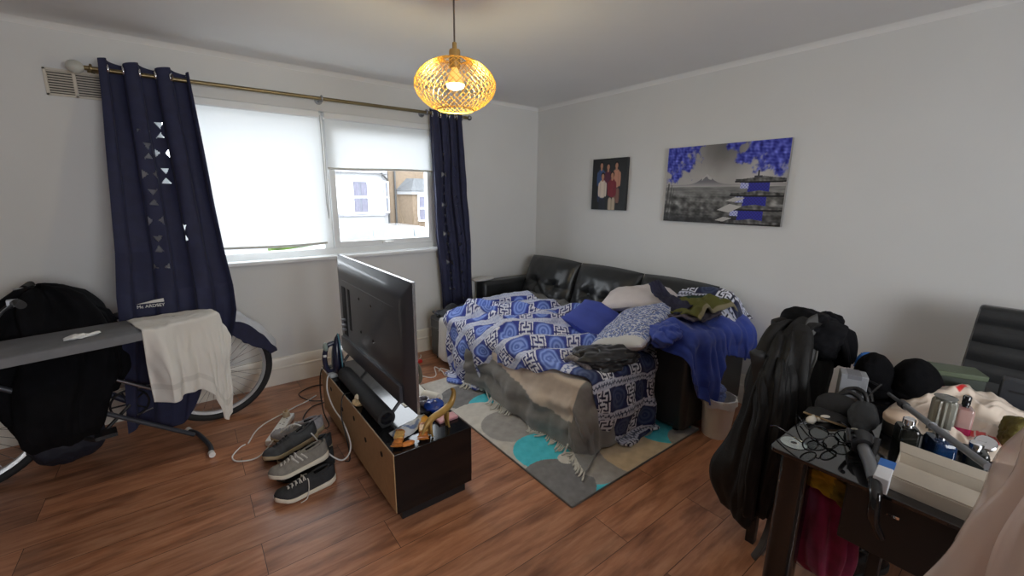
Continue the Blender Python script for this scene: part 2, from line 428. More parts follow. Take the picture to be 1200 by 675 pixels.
# ---- curtain rod
t = thing('curtain_rod', 'thin brass curtain rod across the top of the window', 'curtain rod', (-2.2, -.1, 2.18))
obj('rod', MB().cyl((-3.47, -.1, 2.172), (-.94, -.1, 2.19), .0125), BRASS, t, smooth=60)
for x, z in ((-3.44, 2.172), (-2.21, 2.181), (-1.36, 2.187)):
    b = MB(); b.cyl((x, -.004, z), (x, 0, z), .028); b.cyl((x, -.1, z-.002), (x, 0, z-.002), .008); b.tube([(x, -.1+.02*math.cos(q), z+.02*math.sin(q)) for q in [2*PI*k/14 for k in range(14)]], .006, 6, True)
    obj('bracket', b, STEEL if x > -3 else BRASS, t, smooth=60)
fin = MB(); fin.ell((-3.505, -.1, 2.172), (.04, .034, .034)); obj('finial', fin, mat('pale_finial', (.55, .55, .50), .3), t, smooth=180)
fin = MB(); fin.ell((-.925, -.1, 2.19), (.022, .022, .022)); obj('finial', fin, STEEL, t, smooth=180)

# ---- curtains with punched star holes and eyelets
CURT = mat('navy_curtain', (.014, .017, .055), .75, vary=.15, vscale=20, bump=.15, bscale=260, sheen=.05)
def cut_pattern(fx, fz, cols):
    """True where the fabric is cut out: small curved triangles in columns"""
    hole = np.zeros(fx.shape, bool)
    for cx, z0, z1 in cols:
        per = .135; k = np.round((fz - z0)/per); inr = (fz > z0) & (fz < z1)
        dz = fz - (z0 + k*per); dx = fx - cx; odd = (np.mod(k, 2) == 1)
        hor = (np.abs(dz) < (np.abs(dx)-.014)*.62) & (np.abs(dx) > .014) & (np.abs(dx) < .055)
        ver = (np.abs(dx) < (np.abs(dz)-.010)*.85) & (np.abs(dz) > .010) & (np.abs(dz) < .046)
        hole |= inr & np.where(odd, ver, hor) & (waves(np.stack([k*1.7, k*0+cx*9], -1), 3, 2., 2) > (-9 if cx < .45 else -.1 if cx < .65 else .3))
    return hole
def curtain(name, label, rows, nfold, cols, flat_w, zbot, depth, seed, nu=190, nv=330, eyelets=True, ph0=0.):
    """rows: (z, x left, x right, y centre) from rod down"""
    zs = np.array([r[0] for r in rows])[::-1]
    u = np.linspace(0, 1, nu); v = np.linspace(0, 1, nv); U, V = np.meshgrid(u, v)
    zb = zbot(U); Z = 2.225 + (zb - 2.225)*V
    xl = np.interp(Z, zs, [r[1] for r in rows][::-1]); xr = np.interp(Z, zs, [r[2] for r in rows][::-1]); yc = np.interp(Z, zs, [r[3] for r in rows][::-1])
    ph = (U*nfold + ph0)*2*PI + .5*waves(np.stack([U*2, V*.8], -1), seed, 3., 2)
    damp = 1 - .35*sm(.3, 1, V)
    X = xl + (xr-xl)*U + .012*np.sin(2*ph)*damp
    Y = yc + depth*np.cos(ph)*damp + .012*waves(np.stack([U*4, V*3], -1), seed+3, 3., 3)*sm(0, .3, V)
    top = (np.mod(ph/PI, 1.) - .5)
    Z = Z + (1-sm(0, .02, V))*.012*np.cos(ph*1.0+seed)
    mb = MB(); mb.grid(np.stack([X, Y, Z], -1))
    fx = (U*flat_w); hole = cut_pattern(fx, Z, cols)
    hf = hole[:-1, :-1].ravel()
    mb.f = [f for f, h in zip(mb.f, hf) if not h]
    t = thing(name, label, 'curtain', (float(np.mean(X[0])), -.1, 2.18), group='navy curtains at the window')
    pan = obj('cloth_panel', mb, CURT, t, smooth=180)
    if eyelets:
        for k in range(nfold*2):
            tt = (k+.5)/(nfold*2); i = int(tt*(nu-1)); e = MB()
            cx, cy = X[6, i], -.1; cz = 2.178
            d = Vector((X[6, min(i+2, nu-1)]-X[6, max(i-2, 0)], Y[6, min(i+2, nu-1)]-Y[6, max(i-2, 0)], 0)).normalized()
            e.tube([Vector((cx, Y[6, i], cz)) + d*.024*math.cos(q) + Vector((0, 0, 1))*.024*math.sin(q) for q in [2*PI*j/16 for j in range(16)]], .005, 6, True)
            obj('eyelet', e, CHROME, t, smooth=60)
    return t, (X, Y, Z)
zbl = lambda U: .10 + .03*np.sin(U*9) + .46*sm(.66, .98, U)
ct, (CX, CY, CZ) = curtain('curtain', 'wide navy curtain with punched star holes left of the window', [
    (2.24, -3.40, -2.985, -.10), (2.0, -3.41, -2.975, -.12), (1.47, -3.435, -2.955, -.25), (1.15, -3.45, -2.94, -.37), (.93, -3.465, -2.925, -.50), (.77, -3.475, -2.925, -.505), (.64, -3.485, -2.95, -.49), (.5, -3.50, -3.0, -.47), (.2, -3.53, -3.1, -.46), (.05, -3.54, -3.14, -.46)],
    3, [(.42, 1.06, 1.86), (.60, 1.46, 1.95), (.74, 1.12, 1.55)], 1.15, zbl, .030, 2, ph0=-.58)
# printed maker's mark low on the curtain
def curt_pt(x, z):
    d = (CX-x)**2 + (CZ-z)**2; i = np.unravel_index(np.argmin(d), d.shape); return CX[i], CY[i], CZ[i]
lx, ly, lz = -3.335, -.548, .855
M = Matrix.Translation((lx, ly, lz)) @ Matrix.Rotation(PI/2, 4, 'X')
mk = text_mb('Mc ARDSEY', .024, M)
mk.add([(lx-.062, ly, lz+.024), (lx+.060, ly, lz+.024), (lx+.060, ly, lz+.044), (lx+.02, ly, lz+.040), (lx-.01, ly, lz+.034)], [(0, 1, 2, 3, 4)])
obj('printed_logo', mk, mat('cream_print', (.62, .62, .60), .7, vary=0), ct, solid=.0008)
zbr = lambda U: .30 + 0*U
curtain('curtain', 'narrow navy curtain hanging at the right end of the window beside the sofa', [
    (2.24, -1.325, -1.005, -.10), (1.6, -1.32, -.96, -.10), (1.1, -1.30, -.925, -.10), (.7, -1.27, -.90, -.10), (.4, -1.245, -.885, -.10), (.2, -1.235, -.88, -.10)],
    4, [(.30, .6, 1.9), (.62, .5, 1.8)], .95, zbr, .026, 7, nu=150, nv=260)

# ------------------------------------------------------------------ outside the window
GZ = -.75
struct('street', MB().box((-14, .6, GZ-.2), (18, 16, GZ)), mat('asphalt', (.14, .14, .14), .9, vary=.15, vscale=20))
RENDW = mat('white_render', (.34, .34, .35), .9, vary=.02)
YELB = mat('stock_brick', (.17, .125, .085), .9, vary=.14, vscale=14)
SLATE = mat('roof_slate', (.085, .09, .095), .7, vary=.2, vscale=16)
HGL = mat('house_window_glass', (.11, .115, .15), .12, vary=.12, vscale=3)
NETC = mat('net_curtain', (.17, .165, .21), .9, vary=.1, vscale=12)
DKPIPE = mat('dark_pipe', (.05, .05, .05), .5)
def sash_win(root, x0, x1, z0, z1, y, fr=.05):
    f = MB(); zm = (z0+z1)/2
    f.box((x0-fr, y-.05, z0-fr), (x0, y, z1+fr)); f.box((x1, y-.05, z0-fr), (x1+fr, y, z1+fr)); f.box((x0, y-.05, z0-fr), (x1, y, z0)); f.box((x0, y-.05, z1), (x1, y, z1+fr)); f.box((x0, y-.045, zm-.03), (x1, y, zm+.03))
    w = obj('window_frame', f, UPVC, root)
    obj('pane', MB().box((x0, y-.02, z0), (x1, y-.004, z1)), HGL, w)
    c = MB()
    for k in range(2):
        a, b = (x0+.01, (x0+x1)/2-.03) if k == 0 else ((x0+x1)/2+.03, x1-.01)
        U = np.linspace(0, 1, 24); X = a+(b-a)*U; Y = y-.03+.006*np.sin(U*30)
        c.grid(np.stack([np.stack([X, Y, X*0+z], -1) for z in (z0+.01, z1-.02)]))
    obj('net_curtain', c, NETC, w)
t = thing('house', 'white rendered house with a bay window across the street', 'house', (1.7, 11, GZ))
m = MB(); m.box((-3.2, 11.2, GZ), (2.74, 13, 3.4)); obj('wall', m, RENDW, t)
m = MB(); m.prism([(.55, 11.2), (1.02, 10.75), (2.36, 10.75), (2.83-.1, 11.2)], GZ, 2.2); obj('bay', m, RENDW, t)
m = MB(); m.prism([(.5, 11.2), (1.0, 10.70), (2.40, 10.70), (2.74, 11.2)], .80, .86); obj('bay_sill_shade', m, mat('bay_shade_band', (.26, .26, .29), .8), t)  # sill with its shadow put into the darker band colour
m = MB(); m.prism([(.4, 11.2), (.95, 10.62), (2.45, 10.62), (2.74, 11.2)], 2.2, 2.3); obj('bay_gutter', m, mat('grey_gutter', (.28, .28, .30), .6), t)
sash_win(t, 1.37, 1.83, .93, 1.92, 10.75); 
def side_win(a, b, z0, z1):
    a, b = Vector((*a, 0)), Vector((*b, 0)); d = (b-a).normalized(); n = Vector((d.y, -d.x, 0)); m1 = MB(); m2 = MB()
    def q(s, o, z): return a + d*s + n*o + Vector((0, 0, z))
    L = (b-a).length
    for s0, s1, za, zb in ((0, .05, z0, z1), (L-.05, L, z0, z1), (.05, L-.05, z0, z0+.05), (.05, L-.05, z1-.05, z1), (.05, L-.05, (z0+z1)/2-.03, (z0+z1)/2+.03)):
        m1.add([q(s0, .0, za), q(s1, .0, za), q(s1, .05, za), q(s0, .05, za), q(s0, .0, zb), q(s1, .0, zb), q(s1, .05, zb), q(s0, .05, zb)], [(3,2,1,0),(4,5,6,7),(0,1,5,4),(1,2,6,5),(2,3,7,6),(3,0,4,7)])
    m2.add([q(.05, .02, z0), q(L-.05, .02, z0), q(L-.05, .02, z1), q(.05, .02, z1)], [(0, 1, 2, 3)])
    w = obj('window_frame', m1, UPVC, t); obj('pane', m2, HGL, w)
side_win((.68, 11.07), (.92, 10.845), .88, 1.97); side_win((2.44, 10.83), (2.66, 11.06), .88, 1.97)
m = MB(); m.tube([(2.30, 10.60, 2.22), (2.36, 10.6, 2.14), (2.62, 10.95, 2.03), (2.70, 11.12, 1.9), (2.70, 11.12, GZ)], .03, 8); obj('downpipe', m, DKPIPE, t)
t = thing('house', 'yellow brick house with a slate bay roof across the street', 'house', (4.6, 11, GZ))
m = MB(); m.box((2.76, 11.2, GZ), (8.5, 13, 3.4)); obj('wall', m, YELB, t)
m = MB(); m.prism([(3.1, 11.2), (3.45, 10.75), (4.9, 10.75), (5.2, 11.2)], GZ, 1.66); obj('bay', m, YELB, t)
m = MB(); m.loft([[(3.0, 11.2, 1.66), (3.35, 10.6, 1.66), (5.0, 10.6, 1.66), (5.3, 11.2, 1.66)], [(3.45, 11.2, 2.1), (3.65, 11.05, 2.1), (4.8, 11.05, 2.1), (4.9, 11.2, 2.1)]]); obj('bay_roof', m, SLATE, t)
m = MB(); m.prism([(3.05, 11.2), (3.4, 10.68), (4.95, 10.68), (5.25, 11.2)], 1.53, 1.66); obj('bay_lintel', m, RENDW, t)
sash_win(t, 3.68, 4.12, .62, 1.46, 10.75)
m = MB(); m.tube([(2.98, 11.14, 3.), (2.98, 11.14, GZ)], .035, 8); obj('downpipe', m, DKPIPE, t)
rs = np.random.RandomState(3); m = MB()
for k in range(420):
    x = rs.uniform(-1.4, 2.7); y = rs.uniform(9.0, 9.7); z = .10+rs.uniform(0, .30) - .25*(x > 1.9)*rs.rand(); s = rs.uniform(.05, .12)
    q = Matrix.Translation((x, y, z)) @ Matrix.Rotation(rs.uniform(0, 6), 4, 'Z') @ Matrix.Rotation(rs.uniform(-1, 1), 4, 'X')
    m.add([(-s, 0, 0), (0, -s*.5, s*.3), (s, 0, 0), (0, s*.5, s*.3)], [(0, 1, 2, 3)], q)
m.box((-1.4, 9.1, GZ), (2.7, 9.6, .2))
tag(obj('hedge', m, mat('hedge_leaf', (.07, .12, .02), .8, vary=.5, vscale=3)), 'low green hedge in front of the white house across the street', 'hedge')
t = thing('bare_shrub', 'bare brown shrub between the two houses across the street', 'shrub', (3.1, 10.3, GZ))
m = MB(); rs = np.random.RandomState(8)
for k in range(16):
    a = rs.uniform(0, 6.28); l = rs.uniform(1.2, 1.9); b0 = Vector((3.1, 10.3, GZ)); d = Vector((math.cos(a)*.22, math.sin(a)*.2, 1))
    m.tube([b0, b0+d*l*.5+Vector((rs.uniform(-.1, .1), 0, 0)), b0+d*l+Vector((rs.uniform(-.2, .2), 0, 0))], [.02, .014, .005], 5)
obj('stems', m, mat('shrub_stem', (.14, .10, .06), .9), t)
t = thing('wheeled_bin', 'green wheeled bin in front of the brick house across the street', 'bin', (3.85, 9.2, GZ))
m = MB(); m.loft([[(x, y, GZ+.05) for x, y in rrect(3.62, 4.08, 8.95, 9.4, .05)], [(x, y, GZ+1.15) for x, y in rrect(3.56, 4.14, 8.9, 9.46, .06)]]); obj('body', m, mat('bin_green', (.09, .16, .12), .5), t, smooth=40)
obj('lid', MB().box((3.54, 8.88, GZ+1.15), (4.16, 9.5, GZ+1.22)), mat('bin_lid', (.08, .15, .11), .5), t, bevel=.02)
# parked car
t = thing('parked_car', 'white car parked on the street outside the window', 'car', (1.1, 7.3, GZ))
CARW = mat('white_car_paint', (.34, .35, .36), .2, vary=.01, coat=.6)
side = [(-1.5, -.50), (-1.55, -.15), (-1.40, .12), (-.55, .22), (-.12, .58), (.12, .70), (.6, .745), (1.7, .72), (2.25, .60), (2.62, .22), (2.78, .15), (2.80, -.45)]
m = MB(); m.loft([[(x, 6.55+.16*max(0, (z-.2))/.55, z) for x, z in side], [(x, 6.5, z) if z < .2 else (x, 6.55+.16*(z-.2)/.55, z) for x, z in side], [(x, 8.1, z) if z < .2 else (x, 8.05-.16*(z-.2)/.55, z) for x, z in side]])
obj('body', m, CARW, t, smooth=30, bevel=.03)
CGL = mat('car_glass', (.16, .18, .19), .05, vary=.05)
m = MB()
for a in ([(-.42, .25), (-.05, .55), (.14, .64), (.42, .66), (.42, .25)], [(.50, .25), (.50, .66), (1.5, .66), (1.5, .25)], [(1.58, .25), (1.58, .66), (1.98, .60), (2.35, .25)]):
    m.add([(x, 6.53+.16*(z-.2)/.55-.0, z) for x, z in a] + [(x, 6.60+.16*(z-.2)/.55, z) for x, z in a], [tuple(range(len(a)))] + [(i, (i+1) % len(a), (i+1) % len(a)+len(a), i+len(a)) for i in range(len(a))])
obj('side_glass', m, CGL, t)
for x in (-.85, 2.0):
    m = MB(); m.cyl((x, 6.48, GZ+.31), (x, 6.70, GZ+.31), .31, 24); w = obj('wheel', m, RUBBER, t, smooth=40)
    m = MB(); m.cyl((x, 6.465, GZ+.31), (x, 6.49, GZ+.31), .2, 20); obj('hubcap', m, STEEL, w, smooth=40)

# ------------------------------------------------------------------ pendant lamp
LX, LY, LZ = -2.036, -1.75, 2.0
t = thing('pendant_lamp', 'gold wire mesh pendant lamp hanging from the ceiling by the window', 'lamp', (LX, LY, H))
GOLD = mat('gold_wire', (.78, .47, .08), .38, .55, vary=.05)
m = MB(); m.cyl((LX, LY, H), (LX, LY, H-.025), .055, 24); obj('ceiling_rose', m, GOLD, t, smooth=40)
m = MB(); m.tube([(LX, LY, H-.02), (LX, LY, LZ+.175)], .0042, 8); obj('cord', m, mat('lamp_cord', (.10, .08, .07), .6), t, smooth=60)
m = MB(); m.lathe([(.006, .18), (.010, .178), (.011, .150), (.024, .148), (.026, .14), (.026, .075), (.024, .07)], (LX, LY, LZ)); obj('bulb_holder', m, mat('lamp_holder', (.42, .27, .09), .5, .3), t, smooth=40)
prof = [(.055, .105), (.10, .096), (.14, .075), (.172, .045), (.19, .008), (.190, -.02), (.178, -.05), (.150, -.080), (.115, -.103), (.085, -.115)]
pz = np.array(prof); tt = np.linspace(0, 1, len(pz)); ts = np.linspace(0, 1, 26)
R = np.interp(ts, tt, pz[:, 0]); Zp = np.interp(ts, tt, pz[:, 1])
m = MB(); nh = 38
for sgn in (1, -1):
    for k in range(nh):
        a0 = 2*PI*k/nh
        m.tube([(LX+r*math.cos(a0+sgn*1.5*q), LY+r*math.sin(a0+sgn*1.5*q), LZ+z) for r, z, q in zip(R, Zp, ts)], .00135, 4, cap=False)
sh = obj('wire_shade', m, GOLD, t, smooth=80)
m = MB()
for r, z, w in ((.055, .105, .003), (.085, -.115, .003)):
    m = MB(); m.tube([(LX+r*math.cos(q), LY+r*math.sin(q), LZ+z) for q in [2*PI*j/40 for j in range(40)]], w, 6, True); obj('shade_ring', m, GOLD, sh, smooth=60)
m = MB()
for k in range(3):
    a = 2*PI*k/3+.4; m.tube([(LX+.024*math.cos(a), LY+.024*math.sin(a), LZ+.10), (LX+.055*math.cos(a), LY+.055*math.sin(a), LZ+.105)], .002, 5)
obj('shade_bracket', m, GOLD, sh, smooth=60)
m = MB(); m.lathe([(.014, .08), (.016, .06), (.026, .04), (.040, .012), (.0425, -.002)], (LX, LY, LZ), cap=False)
bu = obj('bulb', m, mat('bulb_glass_side', (.85, .62, .25), .35, emit=(1, .55, .12), estr=.5), t, smooth=60)
m = MB(); m.lathe([(.0425, -.002), (.041, -.010), (.034, -.017), (.018, -.022), (.002, -.023)], (LX, LY, LZ), cap=False)
obj('bulb_face', m, mat('bulb_lit', (1, .9, .6), .4, vary=0, emit=(1, .74, .36), estr=16), bu, smooth=180)

# ------------------------------------------------------------------ the two pictures on the right wall
PRINT = attr_mat('canvas_print', .55, bump=.08, bscale=500)
def val2(U, V, s, seed, o=4):
    return waves(np.stack([U, V], -1), seed, s, o, 6)
def canvas(name, label, y0, y1, z0, z1, th, paint, nu, nv, edge):
    t = thing(name, label, 'picture', (0, (y0+y1)/2, z0))
    U, V = np.meshgrid(np.linspace(0, 1, nu), np.linspace(0, 1, nv))      # U: away from the corner, V: up
    A = np.stack([U*0-th-.0006, y0+(y1-y0)*U, z0+(z1-z0)*V], -1)
    obj('print', MB().grid(A), PRINT, t, col=paint(U, V).reshape(-1, 3))
    m = MB().box((-th, y1, z0), (-.001, y0, z1)); obj('canvas_block', m, edge, t)
def mixc(a, b, k):
    return a*(1-k[..., None]) + np.asarray(b)*k[..., None]
def paint_pagoda(U, V):
    asp = 1.53
    c = np.zeros(U.shape+(3,)); g = .52+.12*np.exp(-((U-.5)/.3)**2)*(V-.5); c[:] = .50
    cloud = val2(U*asp, V, 6, 4)*.035
    sky = .66 - .20*sm(.55, 1, V)*np.exp(-((U-.48)/.22)**2) + cloud
    c = np.stack([sky, sky*.985, sky*.975], -1)
    # mountain with a pale cap
    top = .50+.135*np.exp(-np.abs(U-.385)/.085)*np.clip(1.25-np.abs(U-.385)/.16, 0, 1); top = np.minimum(top, .625+.008*np.sin(U*150))
    mt = (V < top) & (V > .45); k = np.where(mt, sm(.46, .55, V), 0); c = mixc(c, (.40, .40, .43), k*.85); c = mixc(c, (.78, .77, .76), np.where(mt & (V > top-.03+.01*np.sin(U*90)) & (top > .58), .8, 0))
    # plain and trees
    hz = V < .47; gr = .50 - .25*(1-V/.47) + .10*val2(U*asp, V*1.4, 34, 9, 3)*sm(.46, .3, V) + .04*val2(U*asp*.6, V*3, 30, 2)
    c = np.where(hz[..., None], mixc(c, (0, 0, 0), np.zeros_like(V))*0 + np.stack([gr, gr, gr*.99], -1), c)
    k = sm(.0, .12, V)*0 + sm(.14, .0, V)*.55; c = mixc(c, (.16, .16, .18), k)
    # bare tree left
    for x, w, z in ((.02, .012, .52), (.05, .006, .50), (.075, .004, .45)):
        c = mixc(c, (.2, .2, .2), np.where((np.abs(U-x-.05*(V-.3)) < w*.6) & (V < z), .7, 0))
    # blue blossom in the two upper corners
    nb = val2(U*asp, V, 26, 12, 4); nbb = val2(U*asp, V, 70, 5, 2)
    l = np.clip(1.15 - ((U/.31)**2 + ((1-V)/.46)**2)**.5*1.0, -1, 1); l2 = np.clip(1.1-(((U-.95)/.38)**2+((V-1)/.42)**2)**.5, -1, 1); l3 = np.clip(.8-(((U-.62)/.13)**2+((V-1)/.20)**2)**.5, -1, 1)
    b = sm(.12, .40, np.maximum(np.maximum(l, l2*1.0), l3)+.20*nb)
    col = np.stack([.22+.12*nbb, .26+.12*nbb, .70+.12*nbb], -1)
    c = c*(1-b[..., None]*.92) + np.clip(col, 0, 1)*b[..., None]*.92
    # five-tier pagoda, right
    for i, zt in enumerate((.545, .375, .205, .03)):
        xa = .69-.030*i; xb = .99-.012*i
        body = (U > xa+.04) & (U < xb-.10) & (V < zt) & (V > zt-.15)
        bl = .5+.5*np.sin((U*asp)*170)*np.sin(V*160); c = np.where(body[..., None], np.stack([.14+.06*bl, .15+.06*bl, .48+.2*bl], -1), c)
        lat = (U > xa-.02) & (U < xa+.045) & (V < zt-.015) & (V > zt-.10); c = np.where(lat[..., None], np.stack([.45+.4*bl, .47+.4*bl, .75+.2*bl], -1), c)
        mid = (xa+xb)/2; wn = np.abs(U-mid)/((xb-xa)/2+.05)
        ev = zt - .01 + .035*np.clip(1-wn, 0, 1)**1.5 + .012*np.clip(wn-.8, 0, 1)
        roof = (wn < 1.05) & (V > zt-.018+.02*np.clip(wn-.7, 0, 1)) & (V < ev+.022)
        c = np.where(roof[..., None], np.stack([.40-.12*wn+.08*nbb, .40-.12*wn+.08*nbb, .40-.12*wn+.08*nbb], -1), c)
        dk = (wn < 1.08) & (V > zt-.032+.02*np.clip(wn-.7, 0, 1)) & (V < zt-.014+.02*np.clip(wn-.7, 0, 1)); c = np.where(dk[..., None], np.array([.08, .08, .10]), c)
    fin = (np.abs(U-.80) < .006) & (V > .58) & (V < .66); c = np.where(fin[..., None], np.array([.15, .15, .18]), c)
    sp = (np.abs(U-.80) < .03) & (V > .57) & (V < .595); c = np.where(sp[..., None], np.array([.25, .25, .28]), c)
    # snowy slopes by the foot of the pagoda
    for x, z, w, h in ((.60, .20, .10, .055), (.64, .31, .08, .03), (.56, .06, .07, .03)):
        k = (np.abs(V-z-.25*(U-x)) < h*(1-np.abs(U-x)/w)); c = np.where(k[..., None], np.array([.74, .73, .72]), c)
    return c
canvas('canvas_picture', 'large grey and blue landscape canvas with a pagoda on the right wall', -1.618, -2.482, 1.305, 1.865, .03, paint_pagoda, 420, 270, mat('canvas_edge', (.30, .29, .28), .7))
def paint_family(U, V):
    bg = .105+.05*U+.02*val2(U, V, 5, 3); c = np.stack([bg, bg*1.05, bg*1.12], -1)
    def blob(x, z, a, b, col, p=2.):
        nonlocal c
        k = sm(1.08, .92, (np.abs((U-x)/a)**p+np.abs((V-z)/b)**p)**(1/p)); sh = 1-.18*((U-x)/a)**2
        c = c*(1-k[..., None]) + (np.asarray(col)*sh[..., None])*k[..., None]
    skin = (.72, .52, .42)
    def person(x, zt, shirt, legs, seated, hair=(.06, .05, .05)):
        s = .075
        if legs is not None:
            blob(x-.045, zt-.60, .055, .15, legs, 3); blob(x+.055, zt-.60, .055, .15, legs, 3); blob(x-.05, zt-.76, .04, .02, (.12, .1, .1)); blob(x+.06, zt-.76, .04, .02, (.12, .1, .1))
        blob(x, zt-.27, .105, .175, shirt, 3.2); blob(x-.10, zt-.28, .03, .14, shirt, 2.5); blob(x+.10, zt-.28, .03, .14, shirt, 2.5)
        blob(x, zt-.085, .03, .04, skin); blob(x, zt-.005, .058, .062, hair); blob(x, zt-.025, .043, .052, skin)
    person(.27, .89, (.22, .32, .50), (.16, .20, .33), False); person(.47, .86, (.33, .12, .22), None, False); person(.71, .88, (.78, .56, .46), (.5, .35, .3), False)
    person(.32, .68, (.86, .80, .74), (.14, .15, .20), True); person(.60, .695, (.50, .15, .20), (.72, .66, .58), True)
    return c
canvas('portrait_picture', 'small dark canvas of five people posing together on the right wall', -.835, -1.226, 1.373, 1.828, .03, paint_family, 150, 180, mat('portrait_edge', (.02, .02, .022), .5))

# ------------------------------------------------------------------ garments made as folded, hanging shells
def garment(levels, nfold=9, amp=.02, seed=0, n=72, per=6, lump=.012, cap=True, fz=1.2):
    """levels: (z, cx, cy, rx, ry) from top to bottom"""
    L = np.array(levels, float); k = np.linspace(0, len(L)-1, per*(len(L)-1)+1); idx = np.arange(len(L))
    I = [np.interp(k, idx, L[:, j]) for j in range(5)]
    for j in range(1, 5):      # round the profile a little
        q = np.convolve(np.pad(I[j], 2, 'edge'), [.1, .2, .4, .2, .1], 'valid'); q[0], q[-1] = I[j][0], I[j][-1]; I[j] = q
    th = np.linspace(0, 2*PI, n, endpoint=False); T, K = np.meshgrid(th, np.arange(len(k)))
    Z = I[0][K]; f = K/len(k)
    P = np.stack([np.cos(T)*1.2, np.sin(T)*1.2, Z*fz], -1)
    rr = 1 + 0*T; fold = amp*np.sin(nfold*T + 1.5*waves(P, seed, 2., 2))*sm(0, .35, f) + lump*waves(P, seed+1, 7., 3)
    cx, sy = np.cos(T), np.sin(T); pw = .8
    X = I[1][K] + (I[3][K]+fold)*np.sign(cx)*np.abs(cx)**pw; Y = I[2][K] + (I[4][K]+fold)*np.sign(sy)*np.abs(sy)**pw
    Z = Z + .5*lump*waves(P, seed+2, 6., 2)
    m = MB(); m.grid(np.stack([X, Y, Z], -1), wrap=True); nn = len(k)
    if cap: m.f.append(tuple(range(n-1, -1, -1)))
    return m
def lump(c, r, seed, amp=.18, freq=3.5, n=44, flat=None, rot=0., octv=4):
    """crumpled heap"""
    th = np.linspace(0, 2*PI, n*2, endpoint=False); ph = np.linspace(0.02, PI-.02, n); T, F = np.meshgrid(th, ph)
    D = np.stack([np.sin(F)*np.cos(T), np.sin(F)*np.sin(T), np.cos(F)], -1)
    k = 1 + amp*(.6*waves(D, seed, freq, octv, gain=.55) - .5*ridge(D, seed+5, freq*1.3))
    A = D*k[..., None]*np.array(r)
    c_, s_ = math.cos(rot), math.sin(rot)
    A = np.stack([A[..., 0]*c_-A[..., 1]*s_, A[..., 0]*s_+A[..., 1]*c_, A[..., 2]], -1) + np.array(c)
    if flat is not None: A[..., 2] = np.maximum(A[..., 2], flat)
    m = MB(); m.grid(A, wrap=True); w = n*2
    m.f.append(tuple(range(w))); m.f.append(tuple((n-1)*w+i for i in range(w-1, -1, -1)))
    return m
def sheet(P, seed, amp=.01, freq=10., octv=3, M=None):
    A = np.asarray(P); A = A + normals(A)*(amp*waves(A, seed, freq, octv))[..., None]
    return MB().grid(A)
def patch(C4, nu=40, nv=40, bulge=None):
    """bilinear patch from four corners (with optional bulge function)"""
    a, b, c, d = [np.array(p, float) for p in C4]; U, V = np.meshgrid(np.linspace(0, 1, nu), np.linspace(0, 1, nv))
    A = (1-U[..., None])*(1-V[..., None])*a + U[..., None]*(1-V[..., None])*b + U[..., None]*V[..., None]*c + (1-U[..., None])*V[..., None]*d
    if bulge is not None: A = A + bulge(U, V)
    return A

# ------------------------------------------------------------------ bicycle along the window wall
BK = Vector((-3.08, -.36, 0)); ba = rad(180+8)
t = thing('bicycle', 'dark bicycle parked along the window wall behind the ironing board', 'bicycle', BK, rz=ba)
WR = .335
FRM = mat('bike_frame_paint', (.02, .022, .04), .3, vary=.1, coat=.3); RIM = mat('alloy_rim', (.55, .56, .58), .3, .9, vary=.05)
def wheel(x, y, par, turn=0.):
    Rt = Matrix.Translation((x, y, WR)) @ Matrix.Rotation(turn, 4, 'Z')
    ring = lambda r, w=0.: [(r*math.cos(2*PI*k/56), w, r*math.sin(2*PI*k/56)) for k in range(56)]
    m = MB().tube(ring(WR-.024), .024, 12, True, Rt); w = obj('wheel', m, RUBBER, par, w=False, smooth=180)
    m = MB(); rr = []
    for k in range(56):
        a = 2*PI*k/56; rr.append([(r*math.cos(a), yy, r*math.sin(a)) for r, yy in ((WR-.040, -.013), (WR-.040, .013), (WR-.062, .010), (WR-.062, -.010))])
    m.loft(rr, False, True, Rt); obj('rim', m, RIM, w, w=False, smooth=40)
    m = MB()
    for k in range(32):
        a = 2*PI*k/32; s = .028 if k % 2 else -.028; b = a + (.55 if k % 4 < 2 else -.55)
        m.tube([(.022*math.cos(b), s, .022*math.sin(b)), ((WR-.06)*math.cos(a), 0, (WR-.06)*math.sin(a))], .0011, 4, M=Rt)
    obj('spokes', m, CHROME, w, w=False)
    m = MB().tube([(0, -.05, 0), (0, -.028, 0), (0, -.0275, 0), (0, .0275, 0), (0, .028, 0), (0, .05, 0)], [.010, .022, .016, .016, .022, .010], 14, M=Rt); obj('hub', m, STEEL, w, w=False, smooth=40)
    m = MB(); m.box((.19, -.010, -.012), (.235, .006, .012), Rt @ Matrix.Rotation(rad(-145), 4, 'Y')); obj('spoke_reflector', m, mat('clear_reflector', (.75, .76, .74), .2), w, w=False, bevel=.003)
    return w
wheel(0, 0, t); wheel(1.06, 0, t, rad(10))
bb = (.44, 0, .28); st = (.30, 0, .74); ht = (.86, 0, .80); hb = (.89, 0, .70)
m = MB()
for a, b, r in ((bb, st, .016), (st, ht, .016), (bb, hb, .019), (hb, ht, .020)): m.tube([a, b], r, 12)
for s in (-1, 1): m.tube([bb, (.12, s*.055, .31), (0, s*.062, WR)], .011, 10); m.tube([(st[0]-.005, s*.015, st[2]-.03), (.02, s*.06, WR+.05), (0, s*.062, WR)], .009, 10)
obj('frame', m, FRM, t, w=False, smooth=60)
m = MB(); m.tube([ht, (.845, 0, .86)], .014, 10)
for s in (-1, 1): m.tube([(.89, s*.02, .69), (.90, s*.055, .66), (1.06, s*.055, WR)], .013, 10)
obj('fork', m, FRM, t, w=False, smooth=60)
m = MB(); m.tube([(.84, 0, .86), (.84, 0, .90), (.80, 0, .93)], .016, 10); m.tube(bez([(.74, -.31, .98), (.77, -.18, .97), (.79, -.06, .935), (.79, .06, .935), (.77, .18, .97), (.74, .31, .98)], 6), .0125, 10)
